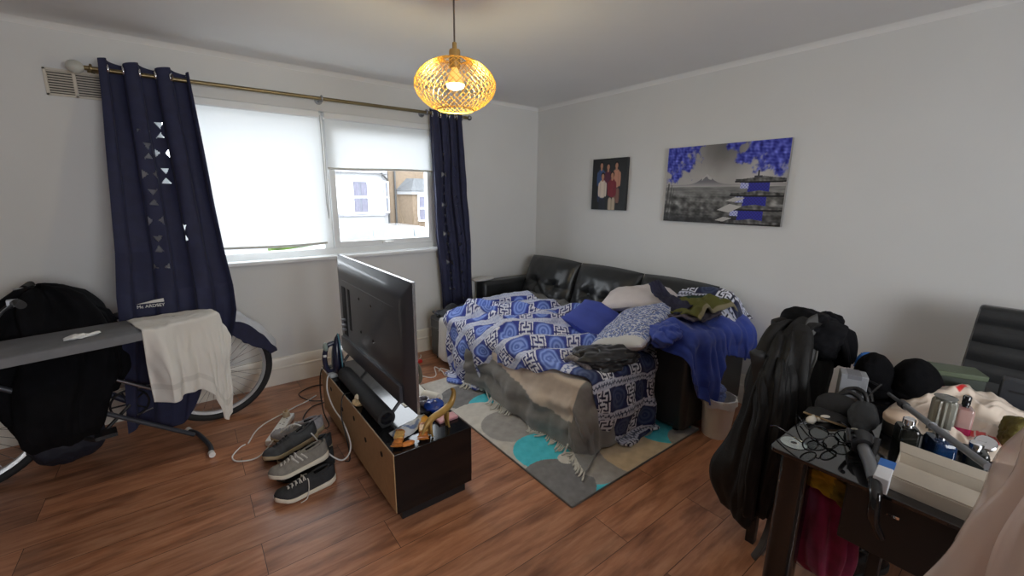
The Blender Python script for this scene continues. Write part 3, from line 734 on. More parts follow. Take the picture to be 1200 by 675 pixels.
hd = obj('handlebar', m, BLK, t, w=False, smooth=60)
for s in (-1, 1):
    m = MB(); m.tube([(.735, s*.32, .981), (.755, s*.21, .976)], .018, 12); obj('grip', m, RUBBER, hd, w=False, smooth=60)
    m = MB(); m.tube(bez([(.77, s*.19, .965), (.80, s*.22, .945), (.82, s*.30, .925)], 5), .006, 6); m.box((.755, s*.17-.02, .955), (.79, s*.17+.02, .985)); obj('brake_lever', m, STEEL, hd, w=False, smooth=50)
m = MB(); m.loft([[(.30+x, w*math.cos(2*PI*k/16), .80+zz+h*math.sin(2*PI*k/16)) for k in range(16)] for x, w, h, zz in ((-.14, .04, .02, .02), (-.12, .075, .03, .012), (-.04, .07, .03, .0), (.06, .03, .025, .0), (.13, .018, .02, .0), (.14, .008, .01, .0))]); m.tube([st, (.295, 0, .79)], .013, 10)
obj('saddle', m, BLK, t, w=False, smooth=60)
m = MB(); m.tube([(.44+.085*math.cos(2*PI*k/36), .045, .28+.085*math.sin(2*PI*k/36)) for k in range(36)], .006, 6, True)
for s in (-1, 1): m.tube([(.44, s*.055, .28), (.44+s*.12, s*.07, .28-s*.11)], .010, 8); m.box((.44+s*.12-.045, s*.12-.045, .28-s*.11-.01), (.44+s*.12+.045, s*.12+.045, .28-s*.11+.01))
for k in range(5):
    a = 2*PI*k/5; m.tube([(.44, .045, .28), (.44+.085*math.cos(a), .045, .28+.085*math.sin(a))], .005, 5)
obj('crankset', m, BLK, t, w=False, smooth=50)
m = MB(); m.tube([(.44, .045, .365), (0, .045, WR+.035)], .005, 5); m.tube([(.44, .045, .195), (0, .045, WR-.035)], .005, 5); obj('chain', m, STEEL, t, w=False)

# pale and navy cloth lying over the top of the rear wheel
U, V = np.meshgrid(np.linspace(0, 1, 60), np.linspace(0, 1, 30))
ang = rad(14) + rad(92)*U; Rr = WR+.012+.018*np.sin(U*PI)
def guard(vmin, vmax, drop, seed):
    vv = vmin + (vmax-vmin)*V
    side = np.clip(-vv-.3, 0, 1)/.7                     # the side towards the room hangs down
    rr_ = Rr - drop*side*(1-.55*(1-sm(0, .25, U))) + .008*waves(np.stack([U*4, vv], -1), seed, 3., 3)
    X = BK.x + rr_*np.cos(ang) + .02*(1-sm(0, .2, U)); Y = BK.y - .07 + .075*np.clip(vv, -.3, 1)/1. - .012*side + .06; Z = WR + rr_*np.sin(ang)
    Z = Z + .03*np.clip(vv, 0, 1)
    return MB().grid(np.stack([X, Y-.02, Z], -1))
t = thing('draped_cloth', 'grey white and navy cloth draped over the rear bicycle wheel', 'cloth', (-2.95, -.36, .68))
obj('pale_side', guard(-.35, 1., .0, 4), mat('pale_grey_cloth', (.46, .47, .50), .8, vary=.08, bump=.2), t, smooth=180, solid=.004)
obj('navy_side', guard(-1., -.30, .105, 4), NAVY, t, smooth=180, solid=.004)

# dark coat hung over the handlebar
t = thing('coat', 'black coat hung over the bicycle handlebar behind the ironing board', 'coat', (-3.74, -.45, .1))
m = garment([(1.01, -3.76, -.43, .02, .02), (1.0, -3.755, -.43, .06, .06), (.96, -3.745, -.43, .115, .09), (.86, -3.735, -.43, .17, .12), (.72, -3.72, -.48, .20, .15), (.55, -3.73, -.58, .21, .17), (.40, -3.76, -.63, .17, .16), (.28, -3.77, -.63, .13, .13), (.22, -3.77, -.62, .10, .09)], 6, .020, 21, lump=.022)
obj('coat_body', m, BLKC, t, smooth=180)
m = garment([(.88, -3.62, -.43, .03, .03), (.84, -3.60, -.44, .07, .06), (.74, -3.575, -.45, .085, .08), (.60, -3.56, -.46, .085, .08), (.50, -3.57, -.46, .075, .07), (.42, -3.60, -.46, .05, .05), (.38, -3.60, -.46, .03, .03)], 5, .012, 33, lump=.014); obj('sleeve', m, BLKC, t, smooth=180)
# dark bag on the floor under the coat
t = thing('holdall_bag', 'dark blue holdall bag on the floor under the hanging coat', 'bag', (-3.72, -.50, 0))
m = lump((-3.80, -.45, .145), (.15, .11, .145), 12, .10, 3., flat=.002); obj('bag_body', m, mat('dark_bag_nylon', (.014, .016, .028), .6, vary=.3, bump=.2), t, smooth=180)
m = MB(); m.tube(bez([(-3.90, -.53, .15), (-3.82, -.575, .20), (-3.73, -.565, .19), (-3.66, -.51, .12)], 8), .011, 8); obj('strap', m, BLK, t, smooth=60)

# ------------------------------------------------------------------ ironing board, nose towards the window
IZ = .80; iang = rad(14.5); IB = Vector((-3.06, -.62, 0))
t = thing('ironing_board', 'grey covered ironing board standing in front of the parked bicycle', 'ironing board', IB, rz=iang)
# outline in board coordinates: x from the nose (0) back to -1.3
top = [(0.0, 0), (-.008, .045), (-.035, .078), (-.12, .115), (-.28, .155), (-.42, .172), (-1.30, .175)]
out = top + [(x, -y) for x, y in top[::-1]][:-1]
out = [(x, y) for x, y in out]
BCOV = mat('grey_board_cover', (.16, .165, .18), .8, vary=.12, vscale=10, bump=.2, bscale=200)
m = MB(); cxm, cym = -.6, 0
def ins(k, d): return [(cxm+(x-cxm)*(1-d/.6), y*(1-d/.17)) for x, y in k]
m.loft([[(x, y, z) for x, y in ins(out, d)] for z, d in ((IZ-.045, .006), (IZ-.043, .0), (IZ-.012, .0), (IZ-.003, .004), (IZ, .014))])
obj('board_top', m, BCOV, t, w=False, smooth=50)
LEGM = mat('dark_leg_paint', (.06, .065, .08), .4, .3, vary=.1)
def lg(name, pts, r, mm): return obj(name, MB().tube(pts, r, 12), mm, t, w=False, smooth=60)
l1 = lg('leg', [(-.16, .10, .03), (-1.05, .15, IZ-.05)], .013, LEGM)
fb = MB(); fb.tube(bez([(-.16, -.19, .022), (-.14, -.10, .024), (-.14, .10, .024), (-.16, .19, .022)], 6), .013, 12); obj('foot_bar', fb, LEGM, l1, w=False, smooth=60)
for s in (-1, 1): obj('foot_cap', MB().tube([(-.16, s*.185, .022), (-.163, s*.215, .0225)], .0165, 12), WPLAST, l1, w=False, smooth=40)
l2 = lg('leg', [(-1.12, -.03, IZ-.05), (-1.60, -.03, .03)], .012, LEGM)
fb = MB(); fb.tube([(-1.60, -.19, .022), (-1.60, .19, .022)], .013, 12); obj('foot_bar', fb, LEGM, l2, w=False, smooth=60)
for s in (-1, 1): obj('foot_cap', MB().tube([(-1.60, s*.18, .022), (-1.60, s*.21, .022)], .0165, 12), WPLAST, l2, w=False, smooth=40)
lg('stay', [(-.20, .12, .30), (-.62, .12, .62)], .010, STEEL)

# towel over the nose of the board
def towel():
    c, s = math.cos(iang), math.sin(iang)
    U, V = np.meshgrid(np.linspace(0, 1, 110), np.linspace(0, 1, 120))
    X = -.36 + .50*U; Y = .15 - (.70 + .02*U + .21*sm(.40, .80, U) - .07*sm(.85, 1., U))*V
    m0, d = drape(X, Y, (-1.3, .0, -.166, .172), .09, IZ+.004, .05, e=.012, flare=.10, amp=.032, fold=46., seed=5, ofs=.016)
    # taper of the nose: pull the hanging edge in towards the nose outline
    x = m0[..., 0]; k = np.interp(np.clip(-x, 0, .5), [0, .05, .15, .3, .5], [.52, .55, .72, .93, 1.])
    m0[..., 1] *= k
    m0[..., 2] += .0035*waves(np.stack([X, Y], -1), 3, 40., 3)*np.clip(1-d*8, .3, 1)
    nrm = normals(m0); m0 = m0 + nrm*(.007*waves(np.stack([X*1.6, Y*.5], -1), 9, 30., 3))[..., None]*np.clip(d*10, 0, 1)[..., None]
    A = np.stack([IB.x + m0[..., 0]*c - m0[..., 1]*s, IB.y + m0[..., 0]*s + m0[..., 1]*c, m0[..., 2]], -1)
    f = np.ones(A.shape[:2]+(3,))*np.array([.86, .85, .83])
    bnd = ((V > .86) & (V < .90)); f[bnd] = [.80, .79, .77]
    return MB().grid(A), f.reshape(-1, 3)
mb, fc = towel()
tw = obj('towel', mb, attr_mat('white_terry', .95, .5, 420., sheen=.3), smooth=180, solid=.006, col=fc)
tag(tw, 'white towel hanging over the nose of the grey ironing board', 'towel')
m = lump((-3.60, -.83, IZ+.012), (.045, .028, .014), 4, .3, 3., 26, flat=IZ+.002, rot=.3)
m2 = lump((-3.555, -.815, IZ+.010), (.032, .014, .010), 6, .3, 3., 22, flat=IZ+.002, rot=.5); m.add(m2.v, m2.f)
tag(obj('tissue', m, mat('white_tissue', (.80, .80, .78), .9, vary=.03), smooth=180), 'crumpled white tissue lying on the grey ironing board', 'tissue')

# ------------------------------------------------------------------ television stand
SX0, SX1, SY0, SY1, SZ = -2.517, -2.117, -1.983, -.74, .357
t = thing('television_stand', 'low black gloss television stand with tan fibreboard back', 'tv stand', ((SX0+SX1)/2, (SY0+SY1)/2, 0))
GBLK = mat('stand_black_gloss', (.006, .006, .007), .13, vary=0, coat=.15, spec=.35)
m = MB(); m.box((SX0, SY0, .052), (SX1, SY1, SZ)); obj('body', m, GBLK, t, bevel=.003)
m = MB(); m.box((SX0+.03, SY0+.02, 0), (SX1-.03, SY0+.10, .052)); m.box((SX0+.03, SY1-.10, 0), (SX1-.03, SY1-.02, .052)); m.box((SX0+.03, SY0+.1, 0), (SX0+.07, SY1-.1, .052)); m.box((SX1-.07, SY0+.1, 0), (SX1-.03, SY1-.1, .052)); obj('plinth', m, BLK, t)
MDF = mat('tan_fibreboard', (.43, .27, .135), .65, vary=.08, vscale=30, bump=.05)
bp = obj('back_panel', MB().box((SX0-.004, SY0+.006, .058), (SX0, SY1-.006, SZ-.006)), MDF, t)
m = MB()
for y, z in ((-1.83, .285), (-1.60, .245), (-1.42, .285), (-1.20, .245), (-.97, .285)):
    m.cyl((SX0-.006, y, z), (SX0-.002, y, z), .014, 16)
obj('cable_hole', m, mat('hole_dark', (.015, .01, .008), .9, vary=0), bp)
m = MB(); m.box((SX0-.003, SY0+.003, SZ-.007), (SX0+.001, SY1-.003, SZ-.001)); obj('edge_strip', m, mat('pale_board_edge', (.55, .42, .28), .6), bp)
m = MB()
for k in range(2):
    y0 = SY0+.02+k*.61; m.box((SX1, y0, .075), (SX1+.014, y0+.59, SZ-.02))
obj('drawer_front', m, GBLK, t, bevel=.003)

# television, seen from behind
TX, TY0, TY1, TZ0, TZ1 = -2.35, -1.885, -.735, .458, 1.104
t = thing('television', 'large flat television seen from behind on the black stand', 'television', (TX, (TY0+TY1)/2, SZ))
TVB = mat('tv_back_plastic', (.044, .045, .056), .34, vary=.10, vscale=4, coat=.25)
def rr(y0, y1, z0, z1, x): return [(x, y, z) for y, z in rrect(y0, y1, z0, z1, .012, 3)]
m = MB(); m.loft([rr(TY0, TY1, TZ0, TZ1, TX+.006), rr(TY0, TY1, TZ0, TZ1, TX-.006), rr(TY0+.004, TY1-.004, TZ0+.004, TZ1-.004, TX-.008), rr(TY0+.07, TY1-.07, TZ0+.03, TZ1-.075, TX-.032), rr(TY0+.10, TY1-.10, TZ0+.05, TZ1-.105, TX-.035)])
hsg = obj('housing', m, TVB, t, smooth=30)
m = MB(); m.box((TX-.008, TY0-.001, TZ1-.002), (TX+.007, TY1+.001, TZ1+.0015)); m.box((TX-.006, TY0-.0015, TZ0), (TX+.007, TY0+.001, TZ1)); obj('metal_edge', m, mat('tv_edge_metal', (.42, .43, .45), .25, .8), t)
obj('screen', MB().box((TX+.006, TY0+.012, TZ0+.018), (TX+.008, TY1-.012, TZ1-.012)), BLKG, t)
m = MB(); m.box((TX-.0365, TY0+.16, TZ1-.145), (TX-.035, TY1-.16, TZ1-.142)); m.box((TX-.050, TY0+.1, TZ0+.03), (TX-.032, TY1-.1, TZ0+.12)); obj('lower_ridge', m, TVB, t, bevel=.004)
m = MB()
for y in (-1.21, -1.41):
    for z in (.70, .90): m.cyl((TX-.0375, y, z), (TX-.034, y, z), .008, 12)
obj('mounting_hole', m, mat('tv_hole', (.002, .002, .002), .8, vary=0), t)
m = MB(); m.box((TX-.0372, -.95, .60), (TX-.033, -.875, .92)); m.box((TX-.0372, -1.035, .66), (TX-.033, -1.0, .92)); obj('port_recess', m, mat('tv_recess', (.003, .003, .003), .7, vary=0), t)
for z in (.635, .665, .70):
    m = MB(); m.box((TX-.060, -.93, z), (TX-.034, -.90, z+.012)); obj('plug', m, STEEL, t, bevel=.002)
for y in (-1.72, -.90):
    m = MB(); m.tube([(TX-.115, y, SZ+.008), (TX-.02, y, TZ0+.012)], .009, 8); m.tube([(TX+.12, y, SZ+.008), (TX+.0, y, TZ0+.012)], .009, 8)
    for s in (-.115, .12): m.box((TX+s-.012, y-.012, SZ), (TX+s+.012, y+.012, SZ+.008))
    obj('foot', m, mat('tv_foot', (.05, .05, .055), .3, .6), t, smooth=40)
# sound bar lying behind it
t = thing('soundbar', 'black round soundbar lying behind the television on the stand', 'soundbar', (-2.44, -1.3, SZ))
m = MB(); ring = lambda y, r: [(-2.452+r*math.cos(2*PI*k/28), y, SZ+.046+r*math.sin(2*PI*k/28)) for k in range(28)]
m.loft([ring(-1.735, .040), ring(-1.735, .044), ring(-1.725, .045), ring(-1.06, .045), ring(-1.05, .042)]); obj('grille_body', m, mat('soundbar_mesh', (.014, .014, .016), .7, vary=.2, vscale=200, bump=.3, bscale=600), t, smooth=40)
m = MB(); m.loft([ring(-1.737, .030), ring(-1.7352, .032)]); obj('end_cap', m, BLKG, t, smooth=40)

# steam iron standing on its heel
t = thing('steam_iron', 'navy steam iron standing upright on the black television stand', 'iron', (-2.455, -.93, SZ))
IRB = mat('iron_navy', (.018, .022, .055), .25, vary=.05, coat=.5); IRT = mat('iron_turquoise', (.10, .32, .42), .3)
m = MB(); hw = [(0, .052, .030), (.03, .056, .036), (.09, .053, .034), (.15, .045, .030), (.20, .033, .024), (.245, .016, .014), (.268, .003, .004)]
def isec(z, w, d): return [(-2.445-d+.0*z, -.93+w*math.cos(a), SZ+z) if False else (-2.44 - d*(.5+.5*math.sin(a)) - .004, -.93+w*math.cos(a), SZ+z) for a in [2*PI*k/20 for k in range(20)]]
m.loft([isec(z, w, d*1.5) for z, w, d in hw]); obj('housing', m, IRB, t, smooth=60)
m = MB(); m.loft([[(x, -.93+s*w, SZ+z) for s in (1, -1) for x in ((-2.442, -2.434) if s == 1 else (-2.434, -2.442))] for z, w, d in [(zz, ww+.004, dd) for zz, ww, dd in hw]]); obj('soleplate', m, CHROME, t, smooth=30)
m = MB()
for s in (1, -1): m.tube([(-2.446, -.93+s*(w+.002), SZ+z) for z, w, d in hw[1:]], .004, 6)
obj('turquoise_edge', m, IRT, t, smooth=60)
m = MB(); m.tube(bez([(-2.49, -.93, SZ+.215), (-2.535, -.93, SZ+.19), (-2.555, -.93, SZ+.10), (-2.53, -.93, SZ+.035), (-2.49, -.93, SZ+.02)], 6), [.014]*25, 12) if False else m.tube(bez([(-2.475, -.93, SZ+.215), (-2.515, -.93, SZ+.20), (-2.535, -.93, SZ+.12), (-2.52, -.93, SZ+.04), (-2.48, -.93, SZ+.025)], 6), .015, 12)
hn = obj('handle', m, IRB, t, smooth=60)
m = MB(); m.ell((-2.524, -.93, SZ+.195), (.016, .022, .030)); obj('steam_dial', m, mat('iron_dial', (.28, .36, .33), .3), t, smooth=60)
m = MB(); m.box((-2.545, -.948, SZ+.135), (-2.525, -.912, SZ+.150)); obj('button', m, WPLAST, hn, bevel=.003)
m = MB(); m.box((-2.525, -.982, SZ), (-2.437, -.878, SZ+.028)); obj('heel', m, mat('iron_heel', (.50, .55, .58), .4), t, bevel=.010, bseg=3)

def cable(name, label, cat, pts, r, m, n=10, extra=None):
    t = thing(name, label, cat, pts[0])
    obj('lead', MB().tube(bez(pts, n), r, 8), m, t, smooth=60)
    return t
cable('iron_cord', 'white cord running from the steam iron down behind the stand', 'cord', [(-2.52, -.955, SZ+.02), (-2.545, -1.00, .372), (-2.56, -1.04, .31), (-2.556, -1.13, .24), (-2.545, -1.30, .20), (-2.55, -1.42, .12), (-2.60, -1.42, .06), (-2.66, -1.33, .09), (-2.70, -1.20, .15), (-2.76, -1.06, .165), (-2.84, -1.0, .10), (-2.95, -1.03, .015), (-3.05, -1.0, .007), (-3.075, -.93, .007), (-3.03, -.85, .007), (-3.00, -.83, .007)], .0042, WCABLE)
cable('extension_lead', 'white extension lead running along the floor behind the shoes', 'cord', [(-2.985, -.83, .008), (-2.93, -.70, .006), (-2.86, -.62, .006), (-2.76, -.56, .006), (-2.66, -.50, .006), (-2.58, -.46, .006), (-2.50, -.40, .006)], .0045, WCABLE)
cable('black_cable', 'black cable hanging over the far end of the tan stand back', 'cord', [(-2.44, -.83, SZ+.008), (-2.50, -.80, SZ+.012), (-2.535, -.80, SZ-.01), (-2.55, -.80, .22), (-2.555, -.86, .09), (-2.55, -.95, .03), (-2.60, -.90, .006), (-2.66, -.74, .006), (-2.58, -.58, .006), (-2.47, -.55, .006)], .004, BCABLE)
cable('black_cable', 'black cable looping over the middle of the tan stand back', 'cord', [(-2.43, -1.28, SZ+.006), (-2.50, -1.26, SZ+.008), (-2.535, -1.27, SZ-.005), (-2.555, -1.30, .25), (-2.55, -1.36, .13), (-2.56, -1.42, .05), (-2.57, -1.36, .006)], .0035, BCABLE)
cable('black_cable', 'thin black cable curled on the floor by the skirting behind the stand', 'cord', [(-2.49, -.55, .02), (-2.56, -.45, .005), (-2.60, -.30, .005), (-2.50, -.22, .005), (-2.40, -.24, .005), (-2.33, -.32, .005)], .004, BCABLE)

# things lying on the stand
t = thing('trinket_box', 'small cream and gold trinket on the stand beside the soundbar', 'ornament', (-2.492, -1.43, SZ))
m = lump((-2.492, -1.43, SZ+.022), (.036, .034, .024), 17, .16, 2.6, 24, flat=SZ+.001); obj('base', m, mat('cream_gold', (.58, .42, .22), .45, vary=.35, vscale=30), t, smooth=180)
m = lump((-2.492, -1.427, SZ+.050), (.022, .022, .014), 18, .14, 2.6, 20); obj('lid', m, mat('cream_lid', (.68, .58, .42), .4, vary=.2, vscale=30), t, smooth=180)
t = thing('crisp_packet', 'crumpled white and blue snack packet with orange corner beside the soundbar', 'packet', (-2.36, -1.83, SZ))
U, V = np.meshgrid(np.linspace(0, 1, 40), np.linspace(0, 1, 24)); A = np.stack([-2.47+.22*U, -1.80-.10*V+.07*U, SZ+.005+.026*np.sin(PI*V)*np.sin(PI*U)**.6+.003*waves(np.stack([U*2, V], -1), 5, 9., 3)], -1); A[..., 2] = np.maximum(A[..., 2], SZ+.003)
colr = np.ones(A.shape)*np.array([.80, .82, .84]); colr[(U+.5*V > 1.05)] = [.86, .62, .22]; colr[(np.abs(V-.5+.3*np.sin(U*9)) < .10) & (U < .7)] = [.42, .50, .66]
obj('wrapper', MB().grid(A), attr_mat('foil_print', .3, .2, 90., coat=.4), t, smooth=180, solid=.002, col=colr.reshape(-1, 3))
def sweet(label, x, y, a, seed):
    t = thing('snack_bar', label, 'snack', (x, y, SZ), rz=a)
    OR = mat('orange_wrapper_%d' % seed, (.50, .17, .03), .35, vary=.5, vscale=45)
    s = np.linspace(0, 1, 30); m = MB()
    m.loft([[(.14*(q-.5), w*math.cos(b), .017+h*math.sin(b)) for b in [2*PI*k/14 for k in range(14)]] for q, w, h in [(q, (.020 if .15 < q < .85 else .026)*(1+.15*math.sin(q*40+seed)), (.016 if .15 < q < .85 else .005)*(1+.15*math.sin(q*31))) for q in s]]); obj('wrapper', m, OR, t, w=False, smooth=60)
    m = MB(); m.box((-.03, -.0215, .028), (.03, .0215, .0355)); obj('printed_band', m, mat('wrapper_band_%d' % seed, (.72, .42, .12), .4, vary=.3, vscale=60), t, w=False, bevel=.004)
sweet('orange wrapped snack bar near the end of the stand, beside the television foot', -2.452, -1.885, rad(58), 1)
sweet('orange wrapped snack bar under the golden animal figurine', -2.335, -1.90, rad(62), 2)
m = lump((-2.435, -1.945, SZ+.010), (.030, .018, .010), 9, .2, 3., 20, flat=SZ+.001); tag(obj('sweet', m, mat('orange_sweet', (.60, .20, .04), .4, vary=.3, vscale=30), smooth=180), 'small orange sweet lying at the near corner of the stand', 'sweet')
# golden long-necked figurine
t = thing('animal_figurine', 'golden animal figurine with a raised neck on the stand end', 'figurine', (-2.27, -1.93, SZ))
FG = mat('golden_figurine', (.36, .22, .06), .35, .15, vary=.25, vscale=18)
g0, g1 = Vector((-2.345, -1.945, 0)), Vector((-2.165, -1.90, 0)); d = (g1-g0)
def gp(s, z, o=0): return g0 + d*s + Vector((-d.y, d.x, 0)).normalized()*o + Vector((0, 0, SZ+z))
m = MB(); m.tube(bez([gp(-.12, .030), gp(-.05, .050), gp(.06, .074), gp(.24, .090), gp(.46, .094), gp(.66, .100), gp(.84, .112), gp(.95, .135), gp(1.0, .165), gp(.97, .186), gp(.92, .188)], 4), list(np.interp(np.linspace(0, 1, 41), [0, .1, .25, .45, .6, .72, .85, .93, .97, 1], [.004, .009, .015, .018, .017, .014, .010, .008, .010, .005])), 14)
obj('animal_body', m, FG, t, smooth=60)
for s, o in ((.14, -.012), (.16, .012), (.72, -.012), (.75, .012)):
    m = MB(); m.tube([gp(s, .085, o*.6), gp(s-.02, .05, o), gp(s+.01, .012, o), gp(s+.03, .004, o)], [.009, .007, .005, .006], 10); obj('leg', m, FG, t, smooth=60)
t = thing('glass_cup', 'small clear glass cup on the stand behind the golden figurine', 'cup', (-2.245, -1.69, SZ))
m = MB(); m.lathe([(.024, 0), (.026, .003), (.031, .07), (.029, .07), (.024, .006), (.001, .006)], (-2.235, -1.69, SZ), 24, cap=False); obj('cup', m, mat('smoky_glass', (.42, .40, .46), .1, vary=0, trans=.6), t, smooth=60)
t = thing('blue_bag_roll', 'crumpled blue plastic wrapper behind the golden figurine', 'wrapper', (-2.20, -1.76, SZ))
m = lump((-2.195, -1.735, SZ+.035), (.048, .040, .036), 8, .22, 3., 30, flat=SZ+.002); obj('wrapper', m, mat('blue_plastic', (.01, .06, .42), .25, vary=.3, vscale=20, coat=.4), t, smooth=180)
t = thing('paper_roll', 'white paper roll lying behind the blue wrapper on the stand', 'roll', (-2.16, -1.64, SZ))
m = MB(); m.tube([(-2.185, -1.60, SZ+.034), (-2.14, -1.69, SZ+.034)], .034, 24); obj('roll', m, mat('white_paper', (.80, .79, .76), .8, vary=.03), t, smooth=40)
m = MB(); m.tube([(-2.139, -1.692, SZ+.034), (-2.1385, -1.693, SZ+.034)], .013, 16); obj('core', m, mat('card_core', (.40, .30, .2), .9), t)
t = thing('pink_case', 'flat pink case lying near the end of the black stand', 'case', (-2.17, -1.85, SZ))
m = MB(); m.box((-2.235, -1.875, SZ), (-2.125, -1.815, SZ+.018)); obj('case', m, mat('pink_plastic', (.62, .30, .34), .4), t, bevel=.007, bseg=3)
m = MB(); m.box((-2.2355, -1.8755, SZ+.0085), (-2.1245, -1.8145, SZ+.0105)); obj('seam', m, mat('dark_seam', (.2, .1, .12), .6), t)
t = thing('paper_sheet', 'white paper sheets lying under the front of the television', 'paper', (-2.21, -1.40, SZ))
for k in range(2):
    U, V = np.meshgrid(np.linspace(0, 1, 12), np.linspace(0, 1, 16)); a = .12*k-.05
    m = MB().grid(np.stack([-2.30+.17*U+.02*k*V, -1.58+.28*V-.02*k, SZ+.0012+.0015*k+.002*U*V], -1)); obj('sheet', m, mat('sheet_paper_%d' % k, (.82, .82, .82), .7, vary=.02), t, solid=.0006)

# ------------------------------------------------------------------ shoes by the stand
def shoe(label, loc, rz, upper, sole, lacec, roll=0., pitch=0., lace=True, loose=False, stripes=None, thick=.026):
    """toe towards +x"""
    t = thing('shoe', label, 'shoe', loc, 'shoes piled on the floor beside the television stand'); t.rotation_euler = (roll, pitch, rz)
    L = .29; s = np.linspace(0, 1, 34); x = -L/2 + L*s
    wid = np.interp(s, [0, .04, .15, .35, .5, .7, .85, .95, 1], [.012, .030, .039, .036, .037, .048, .047, .032, .010])
    off = .006*np.sin(s*PI*1.3)
    spr = .018*sm(.75, 1, s) + .006*sm(.12, 0, s)
    n = 20; th = [2*PI*k/n for k in range(n)]
    def sq(a, p=.6): return np.sign(a)*abs(a)**p
    m = MB(); so = thick + .010*sm(.5, .05, s)
    m.loft([[(xx, o+(w+.006)*sq(math.cos(a)), sp + h*(.5+.5*sq(math.sin(a), .35))) for a in th] for xx, w, o, sp, h in zip(x, wid, off, spr, so)])
    obj('sole', m, sole, t, w=False, smooth=50)
    ht = np.interp(s, [0, .06, .25, .36, .48, .62, .78, .92, 1], [.068, .078, .070, .075, .074, .060, .044, .030, .010])
    m = MB(); R = []
    for i, q in enumerate(s):
        zb = spr[i]+so[i]*.8; dip = .030*sm(.03, .10, q)*sm(.38, .30, q); ring = []
        for k in range(n):
            a = th[k]; c, sn = math.cos(a), math.sin(a)
            if sn >= 0:
                zz = ht[i]*abs(sn)**.75; yy = wid[i]*sq(c, .8)*(1-.45*(max(0, sn))**1.5*(q < .6))
                if sn > .80: zz -= dip*(sn-.80)/.2*1.6
            else: zz = 0; yy = wid[i]*sq(c, .8)
            ring.append((x[i], off[i]+yy, zb+zz))
        R.append(ring)
    m.loft(R); up = obj('upper', m, upper, t, w=False, smooth=70)
    m = MB()
    m.tube([(-.118+.052*(1-math.cos(a))*1.0, off[8]+.021*math.sin(a), spr[8]+so[8]+.058+.010*math.cos(a)) for a in [2*PI*k/20 for k in range(20)]], .006, 6, True)
    obj('collar', m, lacec if not lace else upper, t, w=False, smooth=60)
    m = MB(); m.ell((-.066, .004, spr[8]+so[8]+.052), (.050, .019, .006)); obj('lining', m, BLKC, t, w=False, smooth=180)
    if lace:
        m = MB()
        for k in range(5):
            xx = .005+.018*k; i = int((xx+L/2)/L*33); z = spr[i]+so[i]*.8+ht[i]
            m.tube([(xx, off[i]-.021, z-.010), (xx+.005, off[i], z+.004), (xx+.010, off[i]+.021, z-.010)], .0028, 5)
            m.tube([(xx+.010, off[i]-.021, z-.010), (xx+.005, off[i], z+.005), (xx, off[i]+.021, z-.010)], .0028, 5)
        z = spr[18]+so[18]+ht[18]
        if loose: m.tube(bez([(.0, .0, z-.015), (-.005, .028, z-.012), (.0, .052, z-.03), (.006, .056, .03), (.020, .066, .004), (.05, .075, .003)], 6), .0026, 5)
        m.tube(bez([(.0, -.0, z-.015), (.012, -.024, z-.008), (.0, -.038, z-.022), (-.012, -.02, z-.010), (0, 0, z-.014)], 5), .0026, 5)
        obj('laces', m, lacec, t, w=False, smooth=60)
    if stripes:
        for sd in (1, -1):
            m = MB()
            for k in range(3):
                xx = -.035+.022*k; i = int((xx+L/2)/L*33); a0, a1 = .35, .95; pts = []
                for q in (0, .5, 1):
                    a = a0+(a1-a0)*q; pts.append((xx+.022*q, off[i]+sd*(wid[i]*math.cos(a)**.8+.0015)*(1-.45*math.sin(a)**1.5*.6), spr[i]+so[i]*.8+ht[i]*math.sin(a)**.75+.001))
                m.tube(pts, .004, 5)
            obj('stripes', m, stripes, t, w=False, smooth=60)
    return t
SB = mat('shoe_black_mesh', (.020, .021, .024), .8, vary=.25, vscale=60, bump=.4, bscale=500)
SD = mat('shoe_charcoal', (.035, .037, .042), .7, vary=.25, vscale=40, bump=.3, bscale=400)
SG = mat('shoe_grey_knit', (.20, .185, .165), .85, vary=.15, vscale=60, bump=.4, bscale=500)
SLG = mat('shoe_pale_grey', (.30, .29, .31), .85, vary=.15, vscale=50, bump=.3)
SW = mat('shoe_sole_cream', (.66, .60, .50), .5, vary=.06); SBK = mat('shoe_sole_black', (.018, .018, .018), .7, vary=.1); STN = mat('shoe_sole_tan', (.42, .34, .22), .6, vary=.08)
LW = mat('lace_pale', (.50, .48, .45), .8); LK = mat('lace_black', (.02, .02, .022), .8)
A0 = rad(180+7)
shoe('black trainer with cream sole at the front of the shoe pile', (-2.80, -1.485, 0), rad(180+6), SB, SW, LW, loose=True)
shoe('grey knitted trainer with cream sole resting on top of the shoe pile', (-2.80, -1.385, .076), rad(180+3), SG, SW, LW, roll=.10, pitch=.10, stripes=LW, loose=False)
shoe('plain black shoe half hidden under the grey trainer', (-2.765, -1.325, 0), rad(180+2), SB, SBK, LK, lace=False)
shoe('charcoal running shoe with thin tan sole lying over the pile', (-2.80, -1.185, .082), rad(180+10), SD, STN, LK, roll=.16, pitch=.12)
shoe('dark running shoe with cream heel beneath the charcoal one', (-2.735, -1.175, .0), rad(180+4), SD, STN, LK, roll=0)
shoe('pale grey shoe lying at the back of the shoe pile', (-2.735, -1.005, .055), rad(180-14), SLG, STN, LW, roll=-.05, pitch=.08)
shoe('black shoe at the back of the pile beside the power strip', (-2.80, -1.055, .0), rad(180+20), SB, SBK, LK, lace=False)

